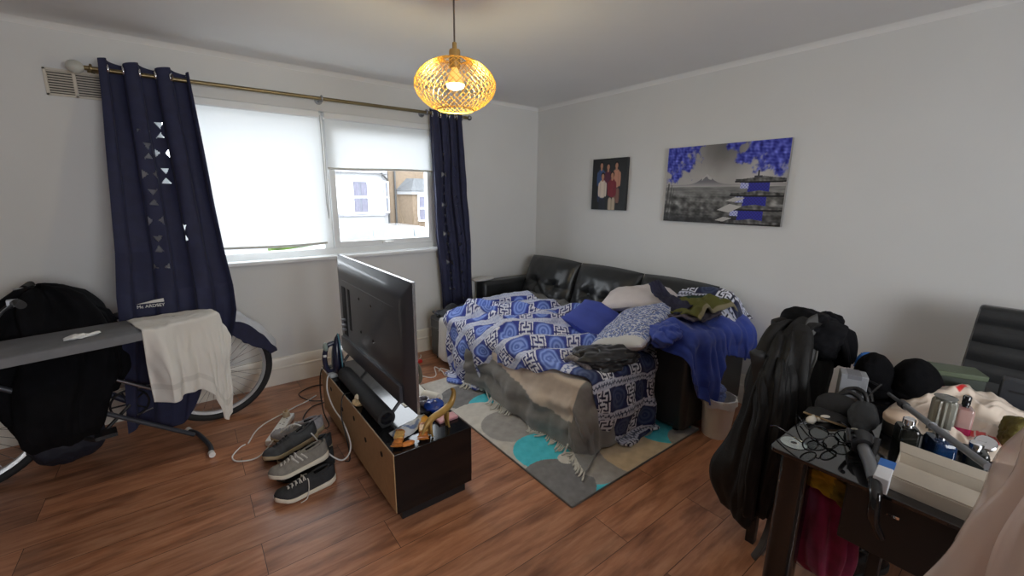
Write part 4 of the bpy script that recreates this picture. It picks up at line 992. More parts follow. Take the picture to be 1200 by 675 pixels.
# power strip
t = thing('power_strip', 'white power strip on the floor behind the shoe pile', 'power strip', (-2.80, -.78, 0), rz=rad(62))
m = MB(); m.box((-.17, -.032, 0), (.17, .032, .036)); obj('body', m, WPLAST, t, w=False, bevel=.007, bseg=3)
m = MB()
for k in range(4):
    for dx, dy in ((0, .012), (-.012, -.008), (.012, -.008)): m.box((-.12+.075*k+dx-.003, dy-.004, .0355), (-.12+.075*k+dx+.003, dy+.004, .0365))
obj('socket_holes', m, BLK, t, w=False)
t = thing('plug', 'cream plug pushed into the far end of the white power strip', 'plug', (-2.745, -.665, .036))
m = MB(); m.tube([(-2.745, -.665, .036), (-2.745, -.665, .070)], [.024, .020], 16); obj('body', m, mat('cream_plug', (.62, .50, .34), .4, vary=.08), t, smooth=40)
m = MB(); m.tube([(-2.745, -.665, .069), (-2.745, -.665, .076), (-2.735, -.655, .08)], [.012, .008, .005], 10); obj('cord_grip', m, mat('plug_grip', (.4, .25, .12), .5), t, smooth=40)

# ------------------------------------------------------------------ rug
def rug_cols(X, Y):
    c = np.ones(X.shape+(3,))*np.array([.78, .76, .73])
    base = X*0
    def circ(cx, cy, r, col, cond=True):
        k = ((X-cx)**2+(Y-cy)**2 < r*r) & cond; c[k] = col
    TEAL, DK, MD, LT, BG = (.27, .78, .85), (.47, .465, .47), (.63, .615, .60), (.82, .80, .77), (.84, .75, .62)
    circ(-1.55, -.80, .26, LT); circ(-1.60, -1.10, .20, DK); circ(-1.50, -1.36, .22, TEAL); circ(-1.69, -1.42, .215, LT); circ(-1.58, -1.62, .20, MD)
    circ(-1.35, -2.17, .22, MD); circ(-1.60, -2.30, .14, TEAL); circ(-1.44, -2.42, .14, TEAL); circ(-1.47, -2.21, .185, MD); circ(-1.60, -1.965, .185, TEAL); circ(-1.73, -2.22, .20, DK); circ(-1.55, -2.10, .05, LT)
    circ(-1.40, -2.22, .175, MD); circ(-1.12, -2.30, .26, BG); circ(-.80, -2.22, .20, TEAL); circ(-.78, -2.44, .15, MD); circ(-.95, -2.12, .12, LT)
    circ(-1.2, -1.7, .3, DK); circ(-1.0, -1.3, .3, TEAL)
    n = .018*waves(np.stack([X, Y], -1), 6, 70., 3); return np.clip(c + n[..., None], 0, 1)
RX_0, RX_1, RY0, RY1 = -1.80, -.62, -2.39, -.71
U, V = np.meshgrid(np.linspace(RX_0, RX_1, 240), np.linspace(RY0, RY1, 330))
t = thing('rug', 'grey and teal circle patterned rug under the sofa bed', 'rug', ((RX_0+RX_1)/2, (RY0+RY1)/2, 0))
m = MB().grid(np.stack([U, V, .012+.0006*waves(np.stack([U, V], -1), 2, 60., 2)], -1))
obj('pile', m, attr_mat('rug_pile', .95, .6, 500., sheen=.2), t, smooth=180, col=rug_cols(U, V).reshape(-1, 3))
m = MB(); m.loft([[(x, y, z) for x, y in rrect(RX_0-.003, RX_1+.003, RY0-.003, RY1+.003, .01)] for z in (0, .0105)]); obj('edging', m, mat('rug_edge', (.16, .155, .15), .9), t)

# ------------------------------------------------------------------ corner sofa bed
t = thing('sofa_bed', 'black leather corner sofa bed against the right wall', 'sofa', (-.7, -1.2, 0))
def cush(lo, hi, r, name, par, mm=LEATH, sg=3): return obj(name, MB().box(lo, hi), mm, par, bevel=r, bseg=sg)
m = MB(); m.box((-1.43, -.86, .04), (-.02, -.19, .30)); m.box((-.95, -2.12, .04), (-.02, -.19, .30)); obj('base', m, LEATH, t, bevel=.012)
cush((-1.44, -.86, .285), (-.30, -.185, .415), .03, 'chaise_cushion', t)
cush((-.92, -2.12, .285), (-.30, -.87, .42), .035, 'seat_cushion', t)
cush((-1.44, -2.12, .05), (-.93, -.87, .41), .03, 'pull_out_bed', t)
cush((-.17, -2.14, .10), (-.025, -.17, .70), .03, 'back_frame', t)
for y0, y1 in ((-.20, -.03), (-2.375, -2.13)):
    cush((-.84 if y0 > -1 else -.80, y0, .03), (-.03, y1, .645 if y0 > -1 else .62), .035, 'armrest', t)
for x in (-1.38, -.10):
    for y in (-.24, -2.30):
        obj('foot', MB().cyl((x if y > -1 else max(x, -.75), y, 0), (x if y > -1 else max(x, -.75), y, .045), .022), BLK, t, smooth=40)
def back_cushion(y0, y1, lean):
    yc, w, h, th = (y0+y1)/2, (y1-y0), .475, .22
    u = np.linspace(-1, 1, 46); U, V = np.meshgrid(u, u)
    f = np.clip(1-np.abs(U)**4, 0, 1)**.5*np.clip(1-np.abs(V)**4, 0, 1)**.5
    b = f*.5
    for bx, bz in ((-.36, -.05), (.36, -.05)):
        r = np.hypot((U-bx)*.9, (V-bz)*.75); b = b - .26*np.exp(-(r/.16)**2)
        an = np.arctan2(V-bz, U-bx); b = b + .035*np.sin(an*6+bx*5)*np.exp(-(r/.33)**2)*sm(.02, .1, r)
    b = b - .05*np.exp(-((V+.05)/.05)**2)*(np.abs(U) > .36)*f*.6
    P = np.stack([U, V], -1); b = b + .018*waves(P, int(abs(y0*50)), 7., 3)*f
    Y = yc + w/2*U*(1-.03*(1-np.abs(V)**2)*np.abs(U)); Zl = h/2*V + .012*(1-U**2)*(V > .5)*V
    m = MB()
    fr = np.stack([-.05 - th*b, Y, Zl], -1); bk = np.stack([-.05 + th*.35*f, Y, Zl], -1)
    def place(A):
        A = A.copy(); z = A[..., 2]+h/2; x = A[..., 0]
        A[..., 0] = -.28 + x + lean*z*.0 + .17*z/h; A[..., 2] = .395 + z
        return A
    m.grid(place(fr)); m.grid(place(bk)[:, ::-1])
    c = obj('back_cushion', m, LEATH, t, smooth=180)
    bm_ = MB()
    for bx, bz in ((-.36, -.05), (.36, -.05)):
        z = h/2*bz+h/2; bm_.ell((-.28-.05-.2*.22+.17*z/h-.004, yc+w/2*bx, .395+z), (.010, .016, .016))
    obj('button', bm_, LEATH, c, smooth=180)
back_cushion(-.87, -.16, 0); back_cushion(-1.57, -.875, 0); back_cushion(-2.20, -1.575, 0)

# ------------------------------------------------------------------ bedding
BED = (-1.46, -.30, -2.14, -.20)
# white sheet edge showing on the left
U, V = np.meshgrid(np.linspace(0, 1, 40), np.linspace(0, 1, 50))
A, d = drape(-.95-.86*V+0*U, -.42-.45*U - .0*V, BED, .06, .440, .03, e=.03, flare=.03, amp=.006, fold=30., seed=41, ofs=.004)
tag(obj('bed_sheet', MB().grid(A), mat('white_bed_sheet', (.74, .73, .70), .9, vary=.03, bump=.2), smooth=180, solid=.003), 'white sheet edge hanging at the left side of the sofa bed', 'sheet')

# grey fringed throw over the front of the bed
nu, nv = 200, 90
U, V = np.meshgrid(np.linspace(0, 1, nu), np.linspace(0, 1, nv))
Yf = -.93 - 1.62*U; Xf = -1.10 - .76*V + .02*np.sin(U*9)*V
# turn the strip round the near corner of the bed
ext = np.maximum(0, -2.04 - Yf); 
th_, d = drape(np.where(Yf < -2.04, -1.10-.74*V, Xf), Yf, BED, .09, .452, .022, e=.035, flare=.05, amp=.012, fold=26., seed=12, ofs=.008)
fl = waves(np.stack([U*7+.4*V, V*2.6-U*1.5], -1), 8, 3.2, 3)
nrm = normals(th_); kk = np.clip(d*6, 0, 1)*np.clip((.46-.03-d)*9, 0, 1)
horiz = np.sin(30*V + 5*U + 1.5*fl)*.010
th_ = th_ + nrm*((.010*fl + horiz)*kk)[..., None]; th_[..., 2] = np.maximum(th_[..., 2], .022)
colr = np.ones(th_.shape)*np.array([.53, .525, .52]); up = (U < .72) & (V + .02*np.sin(U*7) < .60 + .26*np.clip(U, 0, .75)); colr[up] = [.86, .80, .74]
colr += (.010*waves(np.stack([U*60, V*60], -1), 3, 3., 2))[..., None]
t = thing('throw', 'grey and beige fringed throw hanging over the front of the sofa bed', 'throw', (-1.46, -1.5, .44))
obj('woven_cloth', MB().grid(th_), attr_mat('throw_weave', .95, .6, 380., sheen=.3), t, smooth=180, solid=.005, col=np.clip(colr, 0, 1).reshape(-1, 3))
rs = np.random.RandomState(4); m = MB()
for k in range(0, nu-1):
    if k % 2: continue
    p = Vector(th_[-1, k]); b = Vector(th_[-8, k]); o_ = Vector((p.x-b.x, p.y-b.y, 0))
    o_ = o_.normalized() if o_.length > 1e-4 else Vector((-1, 0, 0)); jx, jy = rs.normal(0, .008, 2)
    z0 = max(p.z, .022)
    q = p + o_*.028 + Vector((jx, jy, 0)); q.z = .018; r_ = p + o_*.050 + Vector((jx*1.8, jy*1.8, 0)); r_.z = .0165
    m.tube([(p.x, p.y, z0+.004), tuple(q), tuple(r_)], [.0035, .006, .004], 5)
fr = obj('fringe', m, mat('fringe_wool', (.62, .60, .55), .95, vary=.1, vscale=60), t, smooth=60)

# greek-key patterned quilt
KEY = np.array([[int(ch) for ch in r] for r in ("11111011111", "10001010001", "10111011101", "10100000101", "10111111101", "00000100000", "10111111101", "10100000101", "10111011101", "10001010001", "11111011111")])
def quilt_cols(a, b, zk=1.):
    """a along the bed, b across, metres"""
    base = np.array([.21, .26, .60]); c = np.ones(a.shape+(3,))*base
    P = .182; row = np.floor(b/P); fb = (b/P-row)*P                        # bands
    cell = .128; aa = a + .064*np.mod(row, 2); col = np.floor(aa/cell); fa = aa/cell-col; fz = fb/.132
    inner = fb < .132
    key = inner & (np.mod(col, 2) == 0); u = (fa-.08)/.84; v = fz*1.0
    ok = key & (u >= 0) & (u < 1) & (v >= .02) & (v < .98)
    iu = np.clip((u*11).astype(int), 0, 10); iv = np.clip((v*11).astype(int), 0, 10)
    kk = KEY[iv, iu] == 1; c[ok & kk] = [.90, .91, .96]; c[ok & ~kk] = [.17, .20, .46]
    med = inner & (np.mod(col, 2) == 1); r = np.hypot((fa-.5)/.5, (fz-.5)/.5)
    ring = med & (r < .95); k = .5+.5*np.cos(r*17); c[ring] = (np.array([.32, .42, .75]) + k[ring][:, None]*np.array([.24, .24, .18]))
    band = ~inner; c[band] = [.80, .82, .90]
    zz = band & (fb > .144) & (fb < .170); fz2 = (fb-.144)/.026; zig = (np.mod(aa/.025+np.where(fz2 > .5, .5, 0), 1) < .34) | (np.abs(fz2-.5) < .10)
    zk = np.broadcast_to(zk, a.shape); c[zz & zig & (zk > .5)] = [.40, .46, .70]; c[zz & zig & (zk <= .5)] = [.70, .73, .85]
    return c
QM = attr_mat('quilt_print', .8, .25, 300., sheen=.1)
nu, nv = 420, 300
U, V = np.meshgrid(np.linspace(0, 1, nu), np.linspace(0, 1, nv))        # U: from far (window) end to near end; V: from sofa back to front
Yq = -.30 - 2.32*U - .36*V*(1-U)**3
ks = [(-.20, -1.84), (-.38, -1.86), (-.50, -1.88), (-.62, -1.94), (-.80, -1.94), (-.95, -1.93), (-1.04, -1.90), (-1.11, -1.70), (-1.2, -1.65), (-1.4, -1.59), (-1.55, -1.55), (-1.85, -1.49), (-2.0, -1.46), (-2.08, -1.45), (-2.15, -1.45), (-2.30, -1.42), (-2.45, -1.34), (-2.56, -1.22), (-2.7, -1.15)]
ks = ks[::-1]; xf_ = np.interp(Yq, [k[0] for k in ks], [k[1] for k in ks]); xf_ = xf_ + .012*np.sin(Yq*26) + .02*waves(np.stack([Yq, Yq*0], -1), 4, 9., 2)
xb_ = np.interp(Yq, [-2.7, -2.2, -2.1, -1.9, -1.2, -.6, -.2], [-.88, -.80, -.72, -.58, -.50, -.62, -.95]); 
Xq = xb_ + (xf_-xb_)*V
A, d = drape(Xq, Yq, BED, .10, .490, .035, e=.06, flare=.06, amp=.016, fold=26., seed=31, ofs=.022)
P2 = np.stack([Xq, Yq], -1)
onb = np.clip(-d/.10, 0, 1)
big = waves(np.stack([Xq*1.0+.5*Yq, Yq*.6], -1), 14, 5.5, 3)
fold = ridge(np.stack([Xq*2.2+.8*Yq, Yq*.8-.3*Xq], -1), 19, 4.5, 2)
A[..., 2] += onb*(.022*big + .060*fold*(.45+.55*sm(-1.9, -1.0, Yq)) + .055*np.exp(-((Xq+.95)/.35)**2-((Yq+.8)/.5)**2))
bb_ = Xq*np.sin(rad(36)) + Yq*np.cos(rad(36)); A[..., 2] += onb*.026*np.sin(2*PI*bb_/.225 + 1.1*big + .9*fold)*sm(-2.1, -1.7, Yq)
A[..., 2] += .045*np.exp(-((Xq+.55)/.07)**2)*onb*(.6+.4*np.sin(Yq*9))
nrm = normals(A); hang = np.clip(d*5, 0, 1); A = A - nrm*0 + nrm*(hang*(.022*waves(P2*1.0, 23, 9., 3)+.02) + .004*waves(P2, 3, 40., 3))[..., None]
A[..., 2] = np.maximum(A[..., 2], .030)
# doubled-over roll along the bunched front edge
roll = sm(.90, 1.0, V)*np.clip(1-np.abs((Yq+1.5)/.55)**4, 0, 1); A[..., 2] += .018*np.sin(PI*sm(.88, 1.0, V))*roll
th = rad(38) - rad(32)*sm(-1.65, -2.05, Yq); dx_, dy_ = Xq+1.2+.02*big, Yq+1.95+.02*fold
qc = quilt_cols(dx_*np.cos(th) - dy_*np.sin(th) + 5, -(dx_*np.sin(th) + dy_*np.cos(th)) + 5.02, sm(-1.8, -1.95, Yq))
end_shade = sm(-1.95, -2.10, Yq)[..., None]*1.0  # near hanging end darkened in colour to stand in for shade
navy = np.array([.085, .095, .22]); dark = np.where(qc[..., :1] > .6, qc*np.array([.98, .97, .95]), qc*.50); qc = qc*(1-end_shade) + dark*end_shade
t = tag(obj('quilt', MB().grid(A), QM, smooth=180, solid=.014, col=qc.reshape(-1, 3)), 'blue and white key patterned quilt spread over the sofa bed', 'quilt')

# grey crumpled blanket at the foot of the back cushions, dark fabric on the chaise
U, V = np.meshgrid(np.linspace(0, 1, 60), np.linspace(0, 1, 24))
A = np.stack([-.36-.22*V+.05*np.sin(U*6), -.45-.85*U, .47+.05*np.sin(PI*V)+.03*waves(np.stack([U*5, V*2], -1), 7, 3., 3)], -1); A[..., 2] = np.maximum(A[..., 2], .43)
tag(obj('blanket', MB().grid(A), mat('grey_blanket', (.15, .15, .15), .9, vary=.35, vscale=10, bump=.3), smooth=180, solid=.01), 'crumpled grey blanket tucked along the sofa back cushions', 'blanket')
U, V = np.meshgrid(np.linspace(0, 1, 50), np.linspace(0, 1, 36))
A = np.stack([-1.43+.62*U, -.23-.30*V+.03*np.sin(U*5), .440+.022*np.abs(waves(np.stack([U*5, V*3], -1), 27, 2.6, 3))], -1)
tag(obj('folded_fabric', MB().grid(A), mat('slate_fabric', (.055, .06, .075), .8, vary=.25, vscale=14, bump=.3), smooth=180, solid=.012), 'dark slate fabric lying on the chaise end of the sofa bed', 'fabric')
m = lump((-.79, -.115, .665), (.13, .055, .022), 3, .2, 2.6, 30, flat=.646); tag(obj('white_cloth', m, mat('white_folded_cloth', (.62, .61, .60), .9, vary=.05), smooth=180), 'white folded cloth on the far sofa arm beside the curtain', 'cloth')

# pillows
def mk_pillow(name, label, w, h, th, loc, rot, m, seed, n=40, colfn=None, pinch=.08):
    mb = pillow(w, h, th, seed, n, pinch)
    cc = None
    if colfn is not None:
        V_ = np.array(mb.v); cc = colfn(V_)
    xf(mb, (0, 0, 0), rot); o = obj(name, mb, m, smooth=180, col=cc); o.location = loc
    return tag(o, label, 'pillow')
mk_pillow('pillow', 'white pillow at the top of the pile against the sofa back', .62, .42, .17, (-.37, -1.70, .715), (rad(8), rad(-10), rad(-66)), mat('white_pillowcase', (.72, .66, .66), .9, vary=.04, bump=.2), 3)
BLP = mat('blue_pillowcase', (.055, .085, .42), .8, vary=.1, bump=.2)
mk_pillow('pillow', 'plain blue pillow lying between the quilt and the patterned pillow', .46, .42, .20, (-.80, -1.66, .575), (rad(8), rad(24), rad(-68)), BLP, 6)
def patt(V):
    x, y = V[:, 0], V[:, 1]; P = np.stack([x, y], -1)
    n = waves(P, 9, 190., 3, 9); c = np.where((n > .0)[:, None], np.array([.80, .82, .88]), np.array([.42, .48, .68]))
    c = np.where((n > 1.1)[:, None], np.array([.16, .20, .42]), c)
    c = np.where((V[:, 2] < -.012)[:, None], np.where((waves(P, 4, 14., 2) > .1)[:, None], np.array([.55, .44, .36]), np.array([.16, .18, .30])*1.2 + .1*n[:, None]), c)
    c = np.where((x < -.26)[:, None], np.array([.80, .80, .80]), c)
    c = np.where((np.abs(V[:, 2]) < .010)[:, None], np.array([.74, .72, .76]), c)
    return np.clip(c, 0, 1)
mk_pillow('pillow', 'pale blue speckled pillow leaning on the near sofa arm', .66, .46, .22, (-.80, -1.97, .615), (rad(-24), rad(-13), rad(10)), attr_mat('speckled_print', .85, .3, 300.), 8, n=230, colfn=patt)
# black crumpled jacket on the near corner of the bed
t = thing('jacket', 'black satin jacket crumpled on the near corner of the bed', 'jacket', (-1.22, -2.03, .5))
m = lump((-1.165, -2.045, .525), (.225, .13, .075), 44, .34, 2.8, 70, flat=.45, rot=rad(-22)); obj('jacket_body', m, mat('black_satin', (.010, .0095, .012), .33, vary=.2, sheen=.2, bump=.1), t, smooth=180)
m = MB(); m.tube(bez([(-1.375, -1.90, .51), (-1.39, -1.96, .545), (-1.375, -2.02, .53), (-1.345, -2.07, .49)], 8), [.018]*25, 10); obj('ribbed_cuff', m, mat('grey_rib', (.20, .18, .18), .9, vary=.5, vscale=80), t, smooth=180)

# clothes heaped on the near arm of the sofa
t = thing('key_pattern_cloth', 'navy and white key patterned cloth bunched over the sofa back by the arm', 'cloth', (-.2, -2.15, .7))
U, V = np.meshgrid(np.linspace(0, 1, 110), np.linspace(0, 1, 60))
A = np.stack([-.05-.34*V, -1.88-.52*U, .66+.20*np.sin(PI*np.clip(V*.85+.12, 0, 1))*(.82+.18*np.sin(PI*U))*sm(1.05, .80, U)*sm(-.25, .2, U)+.012*waves(np.stack([U*4, V*3], -1), 6, 3., 3)], -1)
qc = quilt_cols(U*.52+.11, V*.34*1.2+.05); qc = np.where(qc[..., :1] > .6, qc, qc*.42)
obj('cloth', MB().grid(A), QM, t, smooth=180, solid=.008, col=qc.reshape(-1, 3))
t = thing('blue_cloth', 'bright blue cloth draped over the near arm of the sofa', 'cloth', (-.45, -2.3, .66))
nu, nv = 170, 150; U, V = np.meshgrid(np.linspace(0, 1, nu), np.linspace(0, 1, nv))
ARM = (-.82, -.02, -2.39, -2.11)
Xb = -.90 + .88*U; hang = np.interp(U, [0, .06, .15, .28, .36, .40, .46, .6, .72, .85, .95, 1], [.18, .26, .34, .42, .42, .22, .12, .17, .21, .20, .20, .16]); puff = np.clip(np.sin(PI*np.clip((U-.40)/.60, 0, 1)), 0, 1)
Yb = -2.13 - (.26+hang)*V
A, d = drape(Xb, Yb, ARM, .06, .655, .05, e=.05, flare=.10, amp=.035, fold=44., seed=51, ofs=.02); A[..., 1] -= .075*puff*np.sin(PI*np.clip((d+.06)/.30, 0, 1)); A[..., 2] += .03*puff*np.clip(1-np.abs(d)/.1, 0, 1)
A[..., 2] += np.clip(-d/.06, 0, 1)*(.05+.02*waves(np.stack([Xb, Yb], -1), 2, 16., 3))
nrm = normals(A); A = A + nrm*((.020*waves(np.stack([Xb*3.2, Yb*.9], -1), 5, 9., 3)+.024*ridge(np.stack([Xb*2.2, Yb*.6], -1), 8, 9.))*np.clip(d*7+.4, 0, 1))[..., None]
BLC = mat('royal_blue_cloth', (.033, .068, .38), .8, vary=.12, vscale=20, bump=.25, sheen=.2)
obj('cloth', MB().grid(A), BLC, t, smooth=180, solid=.008)
m = lump((-.86, -2.24, .655), (.11, .10, .075), 13, .34, 2.8, 46, rot=.4); obj('bunched_corner', m, BLC, t, smooth=180)
t = thing('olive_garment', 'olive green garment folded on top of the clothes on the sofa arm', 'garment', (-.40, -2.22, .74))
U, V = np.meshgrid(np.linspace(0, 1, 90), np.linspace(0, 1, 50))
A = np.stack([-.66+.50*U, -2.10-.24*V+.03*np.sin(U*5), .755+.045*np.sin(PI*V)**.7+.022*waves(np.stack([U*4, V*3], -1), 9, 2.6, 3)-.03*np.cos(U*6)], -1)
col = np.ones(A.shape)*np.array([.36, .36, .17]); col[(V < .45) & (U > .3) & (U < .75)] = [.12, .22, .17]; col[V > .93] = [.55, .52, .42]
obj('garment', MB().grid(A), attr_mat('olive_weave', .9, .4, 300.), t, smooth=180, solid=.016, col=col.reshape(-1, 3))
t = thing('grey_garment', 'dark grey garment hanging out beneath the olive one', 'garment', (-.45, -2.3, .72))
A = np.stack([-.70+.50*U, -2.12-.20*V, .725+.03*np.sin(PI*V)+.014*waves(np.stack([U*4, V*3], -1), 19, 2.6, 3)], -1); obj('garment', MB().grid(A), mat('mauve_grey_cloth', (.10, .085, .11), .9, vary=.2, bump=.3), t, smooth=180, solid=.014)
t = thing('navy_garment', 'dark navy garment pointing up beside the white pillow', 'garment', (-.5, -2.05, .75))
A = np.stack([-.52+.16*U-.16*V, -1.86-.34*V-.03*U, .79+.035*np.sin(PI*U)-.04*V+.10*(1-U)*np.exp(-(V/.25)**2)+.012*waves(np.stack([U*3, V*4], -1), 29, 2.6, 3)], -1)
obj('garment', MB().grid(A), mat('dark_navy_cloth', (.018, .018, .045), .85, vary=.25, bump=.3), t, smooth=180, solid=.016)

# ------------------------------------------------------------------ waste bin
t = thing('waste_bin', 'white plastic waste bin on the floor beside the sofa arm', 'bin', (-.60, -2.478, 0))
bx, by = -.575, -2.475
m = MB(); m.lathe([(.001, .004), (.078, .004), (.080, 0), (.082, .006), (.098, .245), (.102, .25), (.102, .258), (.095, .258), (.078, .012), (.001, .012)], (bx, by, 0), 40, cap=False); obj('bin_body', m, mat('bin_white', (.78, .76, .72), .4, vary=.02), t, smooth=40)
m = MB()
th = np.linspace(0, 2*PI, 60, endpoint=False); R = []
for k, (r, z) in enumerate(((.105, .215), (.104, .245), (.103, .262), (.094, .264), (.088, .24), (.08, .15), (.02, .10))):
    R.append([(bx+(r+.003*math.sin(9*a+k))*math.cos(a), by+(r+.003*math.sin(9*a+k))*math.sin(a), z+.008*math.sin(5*a+2)*(k < 2)) for a in th])
m.loft(R, False); obj('liner', m, mat('bin_liner', (.70, .69, .68), .4, vary=.04), t, smooth=60)
m = lump((bx-.02, by+.01, .27), (.055, .05, .055), 31, .34, 3., 40); tag(obj('plastic_bag', m, mat('pale_blue_film', (.13, .18, .44), .35, vary=.15, coat=.2), smooth=180), 'crumpled pale blue plastic bag sticking out of the white bin', 'bag')

# ------------------------------------------------------------------ cables and handle behind the television
t = thing('white_cables', 'white cable coiled on the floor between the stand and the sofa', 'cable', (-1.5, -.35, 0))
m = MB(); m.tube(bez([(-1.80, -.40, .005), (-1.72, -.52, .005), (-1.66, -.62, .005), (-1.60, -.60, .005), (-1.53, -.44, .005), (-1.52, -.56, .005), (-1.545, -.66, .006), (-1.50, -.70, .006), (-1.47, -.60, .006), (-1.50, -.50, .006), (-1.545, -.55, .008)], 8), .0045, 8)
m.tube(bez([(-1.76, -.30, .005), (-1.62, -.24, .005), (-1.53, -.16, .005), (-1.50, -.10, .005)], 8), .0045, 8); obj('lead', m, WCABLE, t, smooth=60)
m = MB(); m.box((-1.625, -.275, 0), (-1.565, -.235, .028)); obj('red_plug', m, mat('red_plastic', (.60, .03, .03), .35), t, bevel=.006)
t = thing('small_appliance', 'white household appliance with a dark curved handle on the floor beyond the television', 'appliance', (-1.86, -.72, 0))
m = MB(); m.loft([[(-1.90+x*r, -.70+y*r, z) for x, y in rrect(-1, 1, -.9, .9, .6)] for z, r in ((0, .055), (.01, .062), (.12, .060), (.19, .048), (.225, .03), (.235, .01))]); obj('housing', m, WPLAST, t, smooth=50)
m = MB(); m.tube(bez([(-1.86, -.71, .215), (-1.825, -.715, .20), (-1.80, -.72, .14), (-1.80, -.725, .06), (-1.835, -.72, .03)], 6), .014, 10); obj('handle', m, mat('olive_grey_grip', (.12, .12, .095), .5), t, smooth=60)

# ------------------------------------------------------------------ dining table and everything on it
TZ = .75
t = thing('dining_table', 'black glass topped dining table crowded with bottles and boxes', 'table', (-1.3, -3.85, 0))
TGL = mat('black_table_glass', (.010, .010, .012), .06, vary=0, coat=.5)
m = MB(); m.loft([[(x, y, z) for x, y in rrect(-1.80, -.82, -4.55, -3.185, .02)] for z in (.738, TZ)]); obj('tabletop', m, TGL, t, bevel=.002)
for x in (-1.735, -.88):
    for y in (-3.245, -4.48):
        m = MB(); m.loft([[(x+px, y+py, z) for px, py in rrect(-.038, .038, -.038, .038, .022)] for z in (0, .738)]); obj('leg', m, mat('leg_black_lacquer', (.010, .010, .011), .18, vary=.1), t, smooth=50)
m = MB(); m.box((-1.775, -4.44, .555), (-1.755, -3.375, .736)); m.box((-1.69, -4.47, .66), (-1.65, -3.27, .736)); obj('apron', m, mat('apron_black', (.007, .007, .008), .5, vary=.2), t, bevel=.004)
m = MB(); m.box((-1.64, -4.40, .475), (-.98, -3.235, .495)); obj('undershelf', m, BLK, t, bevel=.003)
m = MB(); m.box((-1.7765, -3.49, .685), (-1.775, -3.465, .692)); obj('silver_badge', m, CHROME, t)

# clothes pushed onto the shelf under the table
t = thing('yellow_cloth', 'mustard yellow printed cloth stuffed under the table top', 'cloth', (-1.70, -3.33, .6))
m = lump((-1.685, -3.325, .665), (.055, .085, .055), 61, .40, 3., 54); 
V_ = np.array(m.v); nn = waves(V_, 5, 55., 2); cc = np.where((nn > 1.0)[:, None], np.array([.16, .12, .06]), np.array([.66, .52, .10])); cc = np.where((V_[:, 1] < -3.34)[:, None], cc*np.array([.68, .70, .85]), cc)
obj('cloth', m, attr_mat('yellow_print', .85, .4, 300.), t, smooth=180, col=cc)
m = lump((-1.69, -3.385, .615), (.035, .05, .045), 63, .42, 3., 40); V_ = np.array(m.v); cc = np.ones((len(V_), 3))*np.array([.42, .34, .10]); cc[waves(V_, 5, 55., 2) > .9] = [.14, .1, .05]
obj('hanging_corner', m, attr_mat('yellow_print_b', .85, .4, 300.), t, smooth=180, col=cc)
t = thing('magenta_cloth', 'dark magenta cloth hanging under the table beside the leg', 'cloth', (-1.62, -3.30, .4))
m = garment([(.625, -1.63, -3.30, .04, .05), (.60, -1.63, -3.30, .06, .080), (.52, -1.635, -3.305, .07, .088), (.42, -1.63, -3.31, .065, .088), (.33, -1.62, -3.32, .055, .072), (.30, -1.61, -3.325, .04, .05), (.29, -1.61, -3.33, .02, .025)], 8, .009, 71, lump=.009)
obj('cloth', m, mat('magenta_cloth', (.20, .006, .055), .85, vary=.3, vscale=16, bump=.35, sheen=.15), t, smooth=180)
t = shoe('black glossy shoe on the floor under the dining table', (-1.13, -3.33, 0), rad(150), mat('shoe_patent', (.010, .010, .012), .2, vary=.1), SBK, LK, lace=False); del t['group']

# chair at the end of the table, jacket over its back
def dining_chair(label, loc, rz, ribs=7, ztop=1.02):
    t = thing('dining_chair', label, 'chair', loc, 'black leather dining chairs', rz)   # faces +x
    FR = mat('chair_frame', (.012, .012, .013), .3, vary=.1)
    for x, y in ((.20, .19), (.20, -.19), (-.20, .19), (-.20, -.19)):
        m = MB(); m.box((x-.018, y-.018, 0), (x+.018, y+.018, .43)); obj('leg', m, FR, t, w=False, bevel=.004)
    m = MB(); m.box((-.22, -.215, .42), (.22, .215, .49)); obj('seat', m, LEATH, t, w=False, bevel=.022, bseg=3)
    n = 60; m = MB(); R = []
    for k in range(n+1):
        z = .46 + (ztop-.46)*k/n; x = -.20-.13*((z-.46)/.56)**1.3; b = .020*abs(math.sin(PI*ribs*k/n))**.55
        e = .004 if k in (0, n) else 0; w = .215-.012*(k/n)-e
        R.append([(x+.016+b, y, z) for y in (-w*.96, 0, w*.96)] + [(x+.006, w, z), (x-.022, w*.97, z), (x-.026, 0, z), (x-.022, -w*.97, z), (x+.006, -w, z)])
    m.loft(R); obj('backrest', m, LEATH, t, w=False, smooth=50)
    return t
dining_chair('black ribbed leather chair beyond the table with its back to the wall', (-.62, -3.64, 0), rad(178))
dining_chair('black leather chair at the table end buried under a dark jacket', (-1.12, -3.21, 0), rad(-90), ztop=.86)

JK = mat('dark_jacket_cloth', (.009, .0085, .0085), .6, spec=.3, vary=.35, vscale=9, bump=.3, bscale=160)
t = thing('jacket', 'long black jacket hung over the chair at the end of the table', 'jacket', (-1.36, -3.02, .1))
m = garment([(.965, -1.08, -2.97, .05, .03), (.95, -1.09, -2.97, .13, .07), (.90, -1.11, -2.98, .175, .085), (.80, -1.15, -2.99, .215, .10), (.66, -1.18, -3.0, .205, .105), (.45, -1.215, -3.00, .205, .105), (.27, -1.235, -3.00, .195, .10), (.15, -1.24, -3.00, .165, .085), (.12, -1.24, -3.0, .13, .06)], 6, .018, 81, lump=.024)
obj('jacket_body', m, JK, t, smooth=180)
m = garment([(.86, -1.27, -3.0, .03, .03), (.80, -1.31, -3.02, .06, .05), (.66, -1.365, -3.04, .060, .054), (.50, -1.41, -3.05, .056, .05), (.36, -1.425, -3.05, .053, .048), (.25, -1.425, -3.05, .048, .044), (.235, -1.425, -3.05, .04, .036)], 3, .008, 85, lump=.016); sl_ = obj('sleeve', m, JK, t, smooth=180)
